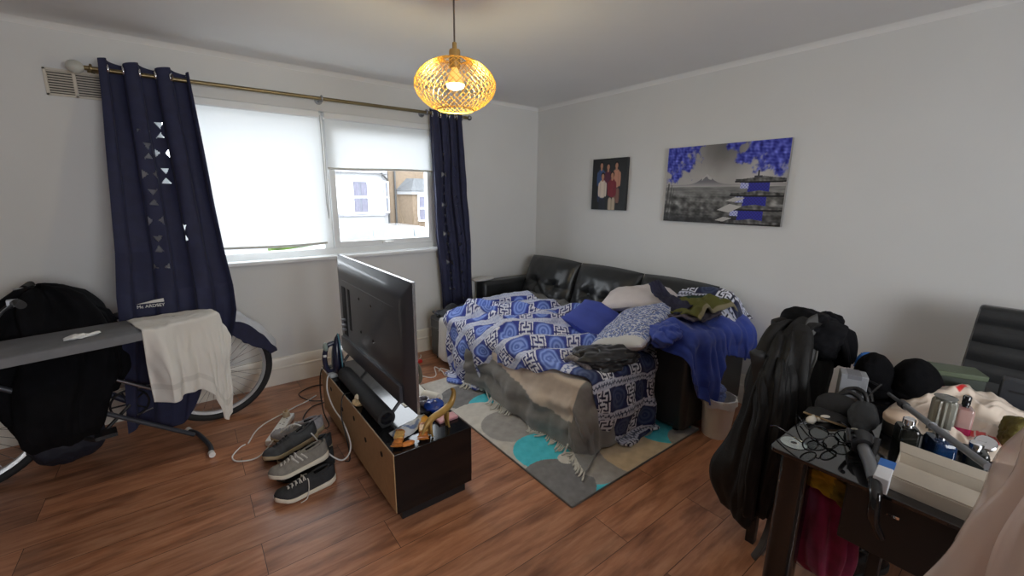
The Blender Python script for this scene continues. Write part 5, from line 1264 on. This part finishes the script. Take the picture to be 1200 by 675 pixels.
# open front edge: a long curved flap with the zip tape
nu, nv = 24, 80; U, V = np.meshgrid(np.linspace(0, 1, nu), np.linspace(0, 1, nv))
zc = .985-.96*V; cx = np.interp(V, [0, .12, .35, .6, .85, 1], [-1.10, -1.17, -1.31, -1.40, -1.42, -1.40]); cy = np.interp(V, [0, .15, .4, .7, 1], [-3.03, -3.09, -3.12, -3.13, -3.08])
wd = np.interp(V, [0, .1, .3, .6, .9, 1], [.10, .10, .085, .065, .045, .030])
A = np.stack([cx+wd*(U-.5)+.012*np.sin(V*17), cy+.02*np.sin(PI*U)-.012*np.cos(V*14), zc+.05*(U-.5)*(V < .1)], -1)
obj('front_flap', sheet(A, 3, .005, 16.), mat('jacket_lining_grey', (.050, .049, .048), .6, vary=.3, bump=.2), t, smooth=180, solid=.006)
m = MB(); m.tube([tuple(A[k, -1]+np.array([.004, -.004, 0])) for k in range(6, nv, 2)], .0045, 6); obj('zip', m, mat('zip_metal', (.26, .25, .23), .35, .7), t, smooth=60)
m = MB(); A2 = patch([(-1.22, -3.05, .90), (-1.04, -3.07, .965), (-1.0, -3.0, .975), (-1.20, -2.97, .92)], 20, 14, lambda U, V: np.stack([0*U, 0*U, .03*np.sin(PI*U)], -1)); obj('collar', MB().grid(A2), JK, t, smooth=180, solid=.012)
t = thing('padded_hoodie', 'black padded hooded coat heaped on top of the jacket', 'coat', (-1.05, -3.0, .9))
m = lump((-.97, -3.0, .905), (.185, .14, .10), 91, .20, 2.6, 60, rot=.3); obj('coat_body', m, BLKC, t, smooth=180)
m = garment([(.93, -.86, -3.03, .05, .05), (.90, -.86, -3.04, .10, .09), (.84, -.86, -3.06, .105, .095), (.79, -.87, -3.08, .09, .085), (.765, -.88, -3.09, .07, .07)], 6, .012, 93, lump=.014); obj('hanging_sleeve', m, BLKC, t, smooth=180)
m = lump((-.80, -3.02, .93), (.055, .05, .045), 95, .2, 3., 30); obj('cuff', m, BLKC, t, smooth=180)

def on(name, label, cat, loc, group=None, rz=0.): return thing(name, label, cat, loc, group, rz)
# grey card upright, cap, earbuds, spectacles, disc
t = on('grey_carton', 'small grey carton standing between the jackets on the table', 'carton', (-1.22, -3.235, TZ), None, rad(20))
m = MB(); m.box((-.035, -.04, 0), (.035, .04, .105)); obj('carton', m, mat('grey_card', (.26, .27, .29), .6, vary=.05), t, w=False, bevel=.003); m = MB(); m.box((-.036, -.02, .09), (.036, .02, .106)); obj('flap', m, mat('grey_card_dark', (.15, .15, .17), .6), t, w=False)
t = on('baseball_cap', 'black cap with tan edged brim lying at the end of the table', 'cap', (-1.40, -3.235, TZ))
CAPM = mat('cap_black', (.012, .012, .014), .8, vary=.2, bump=.3)
m = MB(); rs_ = [[(-1.37+.075*r*math.cos(a), -3.235+.062*r*math.sin(a), TZ+.004+.075*z) for a in [2*PI*k/28 for k in range(28)]] for r, z in ((1, 0), (1.0, .18), (.95, .35), (.78, .52), (.45, .60), (.05, .62))]; m.loft(rs_); obj('crown', m, CAPM, t, smooth=180)
U, V = np.meshgrid(np.linspace(-1, 1, 24), np.linspace(0, 1, 12)); A = np.stack([-1.415-.085*V*(1-.45*U**2)-.02, -3.235+.062*U, TZ+.022-.016*U**2-.004*V], -1); bq = obj('brim', MB().grid(A), CAPM, t, smooth=180, solid=.004)
m = MB(); m.tube([tuple(p) for p in A[-1]], .0035, 6); obj('brim_edge', m, mat('tan_piping', (.30, .20, .10), .8), bq, smooth=60)
t = on('sandal', 'black strappy sandal behind the cap at the table end', 'sandal', (-1.28, -3.26, TZ))
m = MB(); m.loft([[(-1.27+x*.115, -3.262+y*.04, z) for x, y in [(math.cos(a), math.sin(a)*(1-.15*math.cos(a))) for a in [2*PI*k/28 for k in range(28)]]] for z in (TZ, TZ+.018)]); obj('sole', m, mat('sandal_sole', (.05, .035, .028), .6), t, smooth=40)
m = MB()
for dx in (-.06, 0, .05): m.tube(bez([(-1.27+dx, -3.30, TZ+.015), (-1.27+dx+.01, -3.285, TZ+.05), (-1.27+dx+.02, -3.255, TZ+.058), (-1.27+dx+.01, -3.23, TZ+.045), (-1.27+dx, -3.222, TZ+.015)], 5), .008, 8)
obj('straps', m, BLK, t, smooth=60)
EB = mat('earbud_white', (.74, .70, .62), .3, vary=.03)
eb = on('earbud', 'cream earbud nearest the silver disc on the table', 'earbud', (-1.545, -3.213, TZ), 'pair of cream earbuds')
m = MB(); m.ell((0, 0, .012), (.024, .014, .012)); obj('body', m, EB, eb, w=False, smooth=180); m = MB(); m.tube([(.018, 0, .012), (.034, .004, .013)], [.008, .006], 10); obj('tip', m, mat('earbud_tip', (.60, .54, .44), .6), eb, w=False, smooth=50)
dup(eb, (-1.497, -3.238, TZ), (0, 0, rad(150)), 'cream earbud farther from the silver disc on the table')
t = on('compact_disc', 'silver disc lying at the corner of the black table', 'disc', (-1.725, -3.222, TZ))
m = MB(); ring = lambda r, z: [(-1.725+r*math.cos(2*PI*k/40), -3.225+r*math.sin(2*PI*k/40), z) for k in range(40)]
m.loft([ring(.009, TZ+.0005), ring(.035, TZ+.0005), ring(.035, TZ+.0018), ring(.009, TZ+.0018)], False, True); obj('disc', m, mat('disc_silver', (.50, .56, .55), .12, .8, vary=.12, vscale=40), t, smooth=30)
m = MB(); m.loft([ring(.009, TZ+.0004), ring(.012, TZ+.0004), ring(.012, TZ+.0022), ring(.009, TZ+.0022)], False, True); obj('hub_ring', m, mat('disc_hub', (.7, .72, .7), .3), t)
LENS = glass_mat('spectacle_lens', (.93, .95, .95), .03)
def specs(label, loc, rz):
    t = on('spectacles', label, 'spectacles', loc, 'black framed spectacles', rz)
    m = MB()
    for s in (-1, 1): m.tube([(0+.004*math.sin(a), s*.034+.026*math.cos(a), .022+.019*math.sin(a)) for a in [2*PI*k/24 for k in range(24)]], .0022, 6, True)
    m.tube([(0, -.008, .026), (-.003, 0, .029), (0, .008, .026)], .002, 6); obj('frame', m, BLKG, t, w=False, smooth=60)
    for s in (-1, 1):
        m = MB(); m.tube(bez([(0, s*.062, .028), (.05, s*.064, .027), (.10, s*.06, .022), (.135, s*.055, .004)], 6), .0022, 6); obj('temple', m, BLKG, t, w=False, smooth=60)
        m = MB(); m.loft([[(d, s*.034+.0245*math.cos(a), .022+.0175*math.sin(a)) for a in [2*PI*k/20 for k in range(20)]] for d in (-.0006, .0006)]); obj('lens', m, LENS, t, w=False)
specs('black framed spectacles beside the silver disc on the table', (-1.70, -3.285, TZ), rad(60))
specs('folded black spectacles next to the pouch on the table', (-1.62, -3.29, TZ), rad(35))

# knitted hats
HAT = mat('black_knit', (.004, .004, .005), .95, vary=.3, bump=.5, bscale=220, spec=.1)
def hat(label, c, r, seed):
    t = on('knitted_hat', label, 'hat', (c[0], c[1], TZ), 'black knitted hats on the table')
    m = lump((c[0], c[1], c[2]), r, seed, .07, 2.2, 44, flat=TZ+.001); obj('crown', m, HAT, t, smooth=180)
    m = MB(); m.tube([(c[0]+r[0]*.94*math.cos(a), c[1]+r[1]*.94*math.sin(a), TZ+.022+.004*math.sin(3*a)) for a in [2*PI*k/40 for k in range(40)]], .018, 10, True); obj('cuff', m, HAT, t, smooth=180)
hat('black knitted hat beside the blue packet on the table', (-1.075, -3.265, .80), (.082, .062, .105), 3)
hat('wider black knitted hat beside the green box on the table', (-1.0, -3.375, .80), (.11, .078, .100), 9)
t = on('blue_packet', 'small bright blue packet between the coat and the hats', 'packet', (-.98, -3.20, TZ))
A = patch([(-1.0, -3.185, TZ+.06), (-.97, -3.225, TZ+.06), (-.97, -3.222, TZ+.125), (-.99, -3.20, TZ+.12)], 14, 14, lambda U, V: np.stack([-.02*np.sin(PI*U)*np.sin(PI*V), 0*U, 0*U], -1)); m = MB().grid(A); obj('packet', m, mat('blue_packet', (.015, .14, .48), .3, vary=.2), t, smooth=180, solid=.010)
m = MB(); m.box((-1.0, -3.225, TZ), (-.97, -3.19, TZ+.065)); obj('carton', m, mat('packet_base', (.06, .06, .07), .6), t, bevel=.004)
t = on('folding_stand', 'small black folding wire stand beside the knitted hat', 'stand', (-1.19, -3.27, TZ))
m = MB()
for k in range(4): m.tube([(-1.23+.025*k, -3.225-.012*k, TZ+.004+.022*k), (-1.23+.025*k-.03, -3.275-.010*k, TZ+.004+.022*k)], .004, 6)
m.tube([(-1.235, -3.222, TZ+.003), (-1.15, -3.265, TZ+.075)], .004, 6); m.tube([(-1.265, -3.272, TZ+.003), (-1.18, -3.31, TZ+.075)], .004, 6); obj('wire_frame', m, BLK, t, smooth=60)
# pouch and camera grip
t = on('black_pouch', 'long black fabric pouch lying between spectacles and bottles', 'pouch', (-1.45, -3.33, TZ))
m = lump((-1.435, -3.322, TZ+.036), (.115, .040, .036), 15, .10, 2.5, 40, flat=TZ+.001, rot=rad(12)); obj('pouch', m, mat('pouch_cloth', (.020, .022, .025), .8, vary=.2, bump=.3), t, smooth=180)
m = MB(); m.tube(bez([(-1.56, -3.31, TZ+.02), (-1.58, -3.335, TZ+.05), (-1.57, -3.36, TZ+.03)], 8), .003, 6); obj('drawstring', m, mat('pale_string', (.45, .42, .36), .8), t, smooth=60)
t = on('camera_grip', 'black camera grip with silver handle poking over the table edge', 'camera grip', (-1.70, -3.39, TZ))
m = MB(); m.tube([(-1.60, -3.358, TZ+.035), (-1.655, -3.375, TZ+.035)], [.030, .026], 16); m.box((-1.645, -3.40, TZ+.01), (-1.60, -3.345, TZ+.055)); m.tube(bez([(-1.61, -3.335, TZ+.05), (-1.64, -3.33, TZ+.065), (-1.68, -3.345, TZ+.05)], 5), .006, 8); m.tube([(-1.62, -3.395, TZ+.06), (-1.70, -3.405, TZ+.03)], .006, 8); obj('head', m, BLK, t, smooth=40)
m = MB(); m.tube([(-1.655, -3.375, TZ+.035), (-1.72, -3.405, TZ+.03), (-1.79, -3.432, TZ+.022)], [.016, .017, .016], 14); obj('silver_handle', m, mat('grip_silver', (.30, .31, .33), .3, .8, vary=.1), t, smooth=50)
m = MB(); m.tube(bez([(-1.79, -3.432, TZ+.022), (-1.835, -3.445, TZ+.004), (-1.845, -3.452, TZ-.05), (-1.83, -3.47, TZ-.10)], 6), [.015]*6+[.013]*7+[.010]*6, 12); obj('strap_loop', m, BLKG, t, smooth=50)

# silver telescopic pole resting across the bottles
t = on('telescopic_pole', 'grey telescopic pole leaning across the perfume bottles', 'pole', (-1.6, -3.48, .86))
p0, p1 = Vector((-1.36, -3.372, .855)), Vector((-1.775, -3.607, .905)); dv = p1-p0
PM = mat('pole_grey', (.21, .22, .24), .35, .5, vary=.06)
obj('tube', MB().tube([p0+dv*.14, p0+dv*1.0], .0085, 14), PM, t, smooth=60)
obj('clamp', MB().tube([p0+dv*.13, p0+dv*.19], .0125, 14), BLK, t, smooth=50)
obj('thin_tube', MB().tube([p0-dv*.06, p0+dv*.15], .006, 12), mat('pole_dark', (.06, .065, .07), .4, .5), t, smooth=60)
m = MB(); m.tube([p0+dv*.5, p0+dv*.515], .0105, 14); obj('collar', m, STEEL, t, smooth=50)

# bottles
def bottle(name, label, loc, w, d, h, glassc, cap, rz=0., liquid=None, fluted=False, caph=.03, capr=.012):
    t = on(name, label, 'perfume bottle', loc, 'perfume bottles on the table', rz)
    gm = mat('bottle_glass', glassc, .06, vary=0, trans=.55, coat=.5, ior=1.3)
    def sec(k, z):
        if fluted: return [((w*.5+.003*math.cos(14*a))*k*math.cos(a), (d*.5+.003*math.cos(14*a))*k*math.sin(a), z) for a in [2*PI*j/84 for j in range(84)]]
        return [(x*k, y*k, z) for x, y in rrect(-w/2, w/2, -d/2, d/2, min(w, d)*.22)]
    m = MB(); m.loft([sec(.94, 0), sec(1, .006), sec(1, h-.010), sec(.9, h-.002), sec(.5, h)]); obj('body', m, gm, t, w=False, smooth=40)
    m = MB(); m.lathe([(capr*.8, h), (capr*.8, h+.006), (capr, h+.007), (capr, h+caph), (capr*.8, h+caph+.003)], (0, 0, 0), 18); obj('cap', m, cap, t, w=False, smooth=40)
    if liquid is not None:
        m = MB(); m.loft([sec(1.012, .012), sec(1.012, h*.42)]); obj('liquid_band', m, liquid, t, w=False, smooth=40)
    return t
bottle('perfume_bottle', 'black perfume bottle with silver top in front of the grey pole', (-1.545, -3.443, TZ), .062, .046, .098, (.012, .014, .012), CHROME, rad(25), None, caph=.022, capr=.015)
bottle('perfume_bottle', 'tall fluted clear bottle with flat top behind the grey pole', (-1.30, -3.485, TZ), .066, .055, .125, (.42, .42, .36), mat('cap_smoke', (.14, .14, .13), .2), rad(10), None, fluted=True, caph=.006, capr=.028)
bottle('perfume_bottle', 'clear pink perfume bottle with black cap beside the fluted bottle', (-1.265, -3.527, TZ), .058, .04, .105, (.72, .46, .42), BLKG, rad(15), mat('pink_liquid', (.42, .02, .09), .1, vary=0, trans=.4), caph=.034, capr=.010)
bottle('perfume_bottle', 'dark blue perfume bottle with silver cap behind the open carton', (-1.525, -3.510, TZ), .075, .05, .085, (.01, .045, .14), CHROME, rad(30), None, caph=.022, capr=.014)
bottle('perfume_bottle', 'squat dark perfume bottle below the wrist watch', (-1.50, -3.575, TZ), .06, .05, .075, (.03, .035, .035), CHROME, rad(20), None, caph=.018, capr=.015)
t = on('candle_jar', 'cream and peach candle lid lying beside the black perfume bottle', 'jar', (-1.40, -3.40, TZ))
m = MB(); m.lathe([(.034, 0), (.038, .004), (.040, .045), (.038, .05)], (-1.40, -3.405, TZ), 28); obj('jar', m, mat('jar_dark', (.05, .045, .04), .3), t, smooth=40)
m = MB(); m.lathe([(.041, .045), (.042, .06), (.036, .072), (.004, .076)], (-1.40, -3.405, TZ), 28); obj('lid', m, mat('peach_lid', (.66, .50, .38), .4, vary=.15), t, smooth=60)
t = on('wrist_watch', 'silver wrist watch with open strap beside the pink bottle', 'watch', (-1.40, -3.575, TZ))
c0 = Vector((-1.385, -3.588, TZ+.055)); Mw = Matrix.Translation(c0) @ Matrix.Rotation(rad(-38), 4, 'Y')
m = MB(); m.lathe([(.020, -.006), (.024, -.004), (.024, .003), (.021, .006), (.019, .006)], seg=30, M=Mw); obj('case', m, CHROME, t, smooth=40)
m = MB(); m.lathe([(.001, .0055), (.0195, .0055)], seg=30, M=Mw, cap=False); obj('dial', m, mat('watch_dial', (.12, .10, .09), .3), t)
m = MB(); m.box((-.001, -.001, .006), (.012, .001, .0066), Mw); m.box((-.001, -.001, .006), (.001, .015, .0066), Mw); obj('hands', m, CHROME, t)
m = MB()
for k in range(20):
    a = rad(35+k*15.2); r = .036
    m.box((-.0075, -.010, -.002), (.0035, .010, .002), Mw @ Matrix.Translation((0, 0, -r+.002)) @ Matrix.Rotation(a, 4, 'Y') @ Matrix.Translation((0, 0, r)))
obj('bracelet', m, mat('watch_steel', (.38, .36, .33), .25, .9, vary=.1), t, bevel=.0008)
# open carton, little blue-white carton
CARD = mat('pale_carton', (.44, .385, .315), .75, vary=.05, vscale=12)
t = on('open_carton', 'long open pale carton at the front edge of the table', 'carton', (-1.66, -3.53, TZ))
ux = Vector((-.005, -.205, 0)); bx0 = Vector((-1.755, -3.455, TZ)); vv = Vector((.165, .012, 0)); 
def cb(s, q, z): return bx0 + ux*s + vv*q + Vector((0, 0, z))
def panel(m, a, b, c, d, th=.003):
    n = (b-a).cross(d-a).normalized()*th; V = [a, b, c, d, a+n, b+n, c+n, d+n]; m.add(V, [(0,1,2,3),(4,5,6,7),(0,1,5,4),(1,2,6,5),(2,3,7,6),(3,0,4,7)])
hz = .035
m = MB(); panel(m, cb(0,0,.001), cb(1.2,0,.001), cb(1.2,1,.001), cb(0,1,.001)); panel(m, cb(0,0,0), cb(1.2,0,0), cb(1.2,0,hz), cb(0,0,hz)); panel(m, cb(0,1,0), cb(1.2,1,0), cb(1.2,1,hz), cb(0,1,hz)); panel(m, cb(0,0,0), cb(0,1,0), cb(0,1,hz), cb(0,0,hz)); panel(m, cb(1.2,0,0), cb(1.2,1,0), cb(1.2,1,hz), cb(1.2,0,hz))
obj('tray', m, CARD, t)
m = MB(); panel(m, cb(0,1,hz), cb(1.2,1,hz), cb(1.22,1.06,hz+.024), cb(-.02,1.06,hz+.024)); obj('raised_flap', m, CARD, t)
m = MB(); panel(m, cb(0,.0,hz+.001), cb(1.2,.0,hz+.001), cb(1.2,.48,hz+.004), cb(0,.48,hz+.004)); lidp = obj('front_lid', m, CARD, t)
m = MB(); panel(m, cb(.55,.16,hz+.0042), cb(.95,.10,hz+.0042), cb(.95,.115,hz+.0042), cb(.55,.175,hz+.0042), .0005); panel(m, cb(.68,.22,hz+.0045), cb(.76,.21,hz+.0045), cb(.76,.26,hz+.0045), cb(.68,.27,hz+.0045), .0005); obj('printed_lines', m, mat('faint_print', (.22, .19, .16), .8, vary=0), lidp)
t = on('small_carton', 'small white and blue carton beside the open pale carton', 'carton', (-1.745, -3.438, TZ), None, rad(4))
m = MB(); m.box((-.055, -.018, 0), (.055, .014, .042)); obj('carton', m, mat('white_carton', (.70, .71, .74), .5, vary=.03), t, w=False, bevel=.002)
m = MB(); m.box((.012, -.0186, .012), (.0556, .0146, .0428)); obj('blue_print', m, mat('blue_print', (.03, .15, .50), .5, vary=.1), t, w=False)
# green box, dark case, carrier bag
t = on('green_box', 'olive green box standing between the hat and the leather chair', 'box', (-.83, -3.455, TZ), None, rad(-65))
m = MB(); m.box((-.075, -.05, 0), (.075, .05, .085)); obj('box', m, mat('green_box_dark', (.020, .028, .020), .5, vary=.1), t, w=False, bevel=.003)
m = MB(); m.box((-.078, -.053, .078), (.078, .053, .098)); obj('lid', m, mat('green_box_lid', (.075, .10, .055), .45, vary=.1), t, w=False, bevel=.003)
t = on('dark_case', 'dark slate case leaning at the far side of the table', 'case', (-.80, -3.61, TZ))
m = MB(); m.box((-.84, -3.72, TZ), (-.79, -3.575, TZ+.105)); obj('case', m, mat('slate_case', (.030, .034, .042), .5, vary=.1), t, bevel=.008, bseg=3); m = MB(); m.box((-.842, -3.70, TZ+.06), (-.84, -3.60, TZ+.066)); obj('seam', m, BLK, t)
t = on('carrier_bag', 'crumpled white carrier bag with red print lying on the table', 'carrier bag', (-1.1, -3.52, TZ))
nu, nv = 90, 70; U, V = np.meshgrid(np.linspace(0, 1, nu), np.linspace(0, 1, nv))
bx_ = -1.36+.50*V+.02*np.sin(U*7); by_ = -3.375-.30*U+.03*np.sin(V*5)
f = np.clip(np.sin(PI*U)*np.sin(PI*V), 0, 1)**.45; P = np.stack([U*4, V*4], -1)
hz_ = f*(.030+.055*sm(.35, .9, V)*sm(1.0, .45, U)+.020*ridge(P, 14, 2.6, 3)+.010*waves(P, 4, 4., 3))
A = np.stack([bx_, by_, TZ+.003+np.maximum(hz_, 0)], -1)
col = np.ones(A.shape)*np.array([.86, .80, .74])
for (u0, v0, du, dv_) in ((.16, .72, .10, .06), (.34, .70, .05, .05), (.78, .20, .16, .05), (.62, .30, .05, .04)):
    k = (np.abs(U-u0) < du) & (np.abs(V-v0+.25*(U-u0)) < dv_) & (np.mod(U*38, 1) < .78); col[k] = [.80, .12, .12]
obj('film', MB().grid(A), attr_mat('carrier_film', .35, .15, 60., coat=.2), t, smooth=180, solid=.0015, col=col.reshape(-1, 3))
t = on('olive_scarf', 'olive knitted scarf heaped beside the big plastic bag', 'scarf', (-1.20, -3.625, TZ))
m = lump((-1.215, -3.645, TZ+.045), (.085, .055, .055), 66, .25, 2.8, 44, flat=TZ+.001); obj('scarf', m, mat('olive_knit', (.115, .095, .022), .95, vary=.3, vscale=30, bump=.5, bscale=200), t, smooth=180)

# big translucent plastic bag standing in the near corner
t = thing('plastic_sack', 'large pinkish translucent plastic sack standing beside the table', 'sack', (-2.02, -3.76, 0))
lv = [(1.17, -2.0, -3.73, .02, .02), (1.16, -2.0, -3.73, .06, .05), (1.10, -2.0, -3.74, .10, .095), (1.0, -2.0, -3.75, .13, .125), (.85, -2.01, -3.76, .155, .155), (.70, -2.02, -3.765, .17, .18), (.45, -2.04, -3.77, .185, .20), (.12, -2.04, -3.77, .185, .20), (.01, -2.04, -3.77, .17, .18)]
m = garment(lv, 9, .014, 99, n=140, per=10, lump=.015); obj('film', m, film_mat('pink_film', (.84, .72, .66), clear=.38, rough=.16), t, smooth=180)
lv2 = [(z-.03, x, y, max(.01, rx-.03), max(.01, ry-.03)) for z, x, y, rx, ry in lv[1:]]; lv2[-1] = (.012, -2.04, -3.77, .14, .14)
m = garment(lv2, 5, .02, 97, lump=.02); obj('contents', m, mat('peach_contents', (.70, .52, .42), .8, vary=.18, vscale=6), t, smooth=180)
m = MB(); rs = np.random.RandomState(12)
for k in range(9):
    a = rs.uniform(1.3, 3.6); z = rs.uniform(.35, .92); r = np.interp(z, [q[0] for q in lv][::-1], [q[3] for q in lv][::-1])+.004; ry = np.interp(z, [q[0] for q in lv][::-1], [q[4] for q in lv][::-1])+.004
    c = Vector((-2.01+r*math.cos(a), -3.76+ry*math.sin(a), z)); n = Vector((math.cos(a), math.sin(a), 0)); tx = Vector((-n.y, n.x, 0))
    for j in range(4):
        b = rs.uniform(0, 6.28); e = c+tx*.016*math.cos(b)+Vector((0, 0, .016*math.sin(b))); m.add([c, e+n*.002+tx*.004, e+n*.002+Vector((0, 0, .006))], [(0, 1, 2)])
obj('green_print', m, mat('leaf_print', (.25, .36, .12), .5), t)

# ------------------------------------------------------------------ light, sky, camera
w = bpy.data.worlds.new('overcast_sky'); scn.world = w; w.use_nodes = True
nt = w.node_tree; bg = nt.nodes['Background']; tc = nt.nodes.new('ShaderNodeTexCoord'); sx = nt.nodes.new('ShaderNodeSeparateXYZ'); rp = nt.nodes.new('ShaderNodeValToRGB')
rp.color_ramp.elements[0].position = .45; rp.color_ramp.elements[0].color = (.80, .86, .92, 1); rp.color_ramp.elements[1].position = .9; rp.color_ramp.elements[1].color = (.88, .94, 1, 1)
mp = nt.nodes.new('ShaderNodeMapRange'); mp.inputs[1].default_value = -1
nt.links.new(tc.outputs['Generated'], sx.inputs[0]); nt.links.new(sx.outputs['Z'], mp.inputs[0]); nt.links.new(mp.outputs[0], rp.inputs[0]); nt.links.new(rp.outputs[0], bg.inputs[0])
bg.inputs[1].default_value = 5.4
def portal(name, loc, rot, sx_, sy_):
    l = bpy.data.lights.new(name, 'AREA'); l.shape = 'RECTANGLE'; l.size = sx_; l.size_y = sy_
    try: l.cycles.is_portal = True
    except Exception: pass
    o = bpy.data.objects.new(name, l); COL.objects.link(o); o.location = loc; o.rotation_euler = rot; return o
portal('window_daylight', ((WX0+WX1)/2, .16, (WZ0+WZ1)/2), (rad(-90), 0, 0), WX1-WX0, WZ1-WZ0)
portal('rear_fill_portal', ((RX0+RX1)/2, YB-.21, (RZ0+RZ1)/2), (rad(90), 0, 0), RX1-RX0, RZ1-RZ0)  # sky portal for the added rear window
# added fill lamp outside the made-up rear window
l = bpy.data.lights.new('rear_fill', 'AREA'); l.shape = 'RECTANGLE'; l.size = 3.4; l.size_y = 2.2; l.energy = 110; l.color = (1.0, .985, .965)
o = bpy.data.objects.new('rear_fill', l); COL.objects.link(o); o.location = ((RX0+RX1)/2, YB-1.0, 1.75); o.rotation_euler = (rad(80), 0, 0)
l = bpy.data.lights.new('lamp_bulb', 'POINT'); l.energy = 8; l.color = (1, .86, .52); l.shadow_soft_size = .03
o = bpy.data.objects.new('lamp_bulb', l); COL.objects.link(o); o.location = (LX, LY, LZ-.045)

cam = bpy.data.cameras.new('camera'); co = bpy.data.objects.new('camera', cam); COL.objects.link(co); scn.camera = co
cam.sensor_width = 36; cam.sensor_fit = 'HORIZONTAL'; cam.lens = 493.0457/1200*36; cam.clip_start = .02
yaw, pit, rol = 0.6585, 0.2139, 0.0092
fw = Vector((math.sin(yaw)*math.cos(pit), math.cos(yaw)*math.cos(pit), -math.sin(pit))); r0 = Vector((math.cos(yaw), -math.sin(yaw), 0)); u0 = r0.cross(fw)
rt = r0*math.cos(rol)+u0*math.sin(rol); up = -r0*math.sin(rol)+u0*math.cos(rol)
Mc = Matrix((rt, up, -fw)).transposed().to_4x4(); Mc.translation = (-3.1285, -3.6142, 1.4846); co.matrix_world = Mc

vs = scn.view_settings; scn.display_settings.display_device = 'sRGB'
vs.view_transform = 'Standard'; vs.look = 'None'; vs.gamma = 1; vs.exposure = .62; vs.use_curve_mapping = False
cy = scn.cycles; cy.max_bounces = 8; cy.diffuse_bounces = 5; cy.glossy_bounces = 4; cy.transmission_bounces = 6; cy.transparent_max_bounces = 12
cy.sample_clamp_indirect = 8; cy.use_denoising = True; cy.caustics_reflective = False; cy.caustics_refractive = False
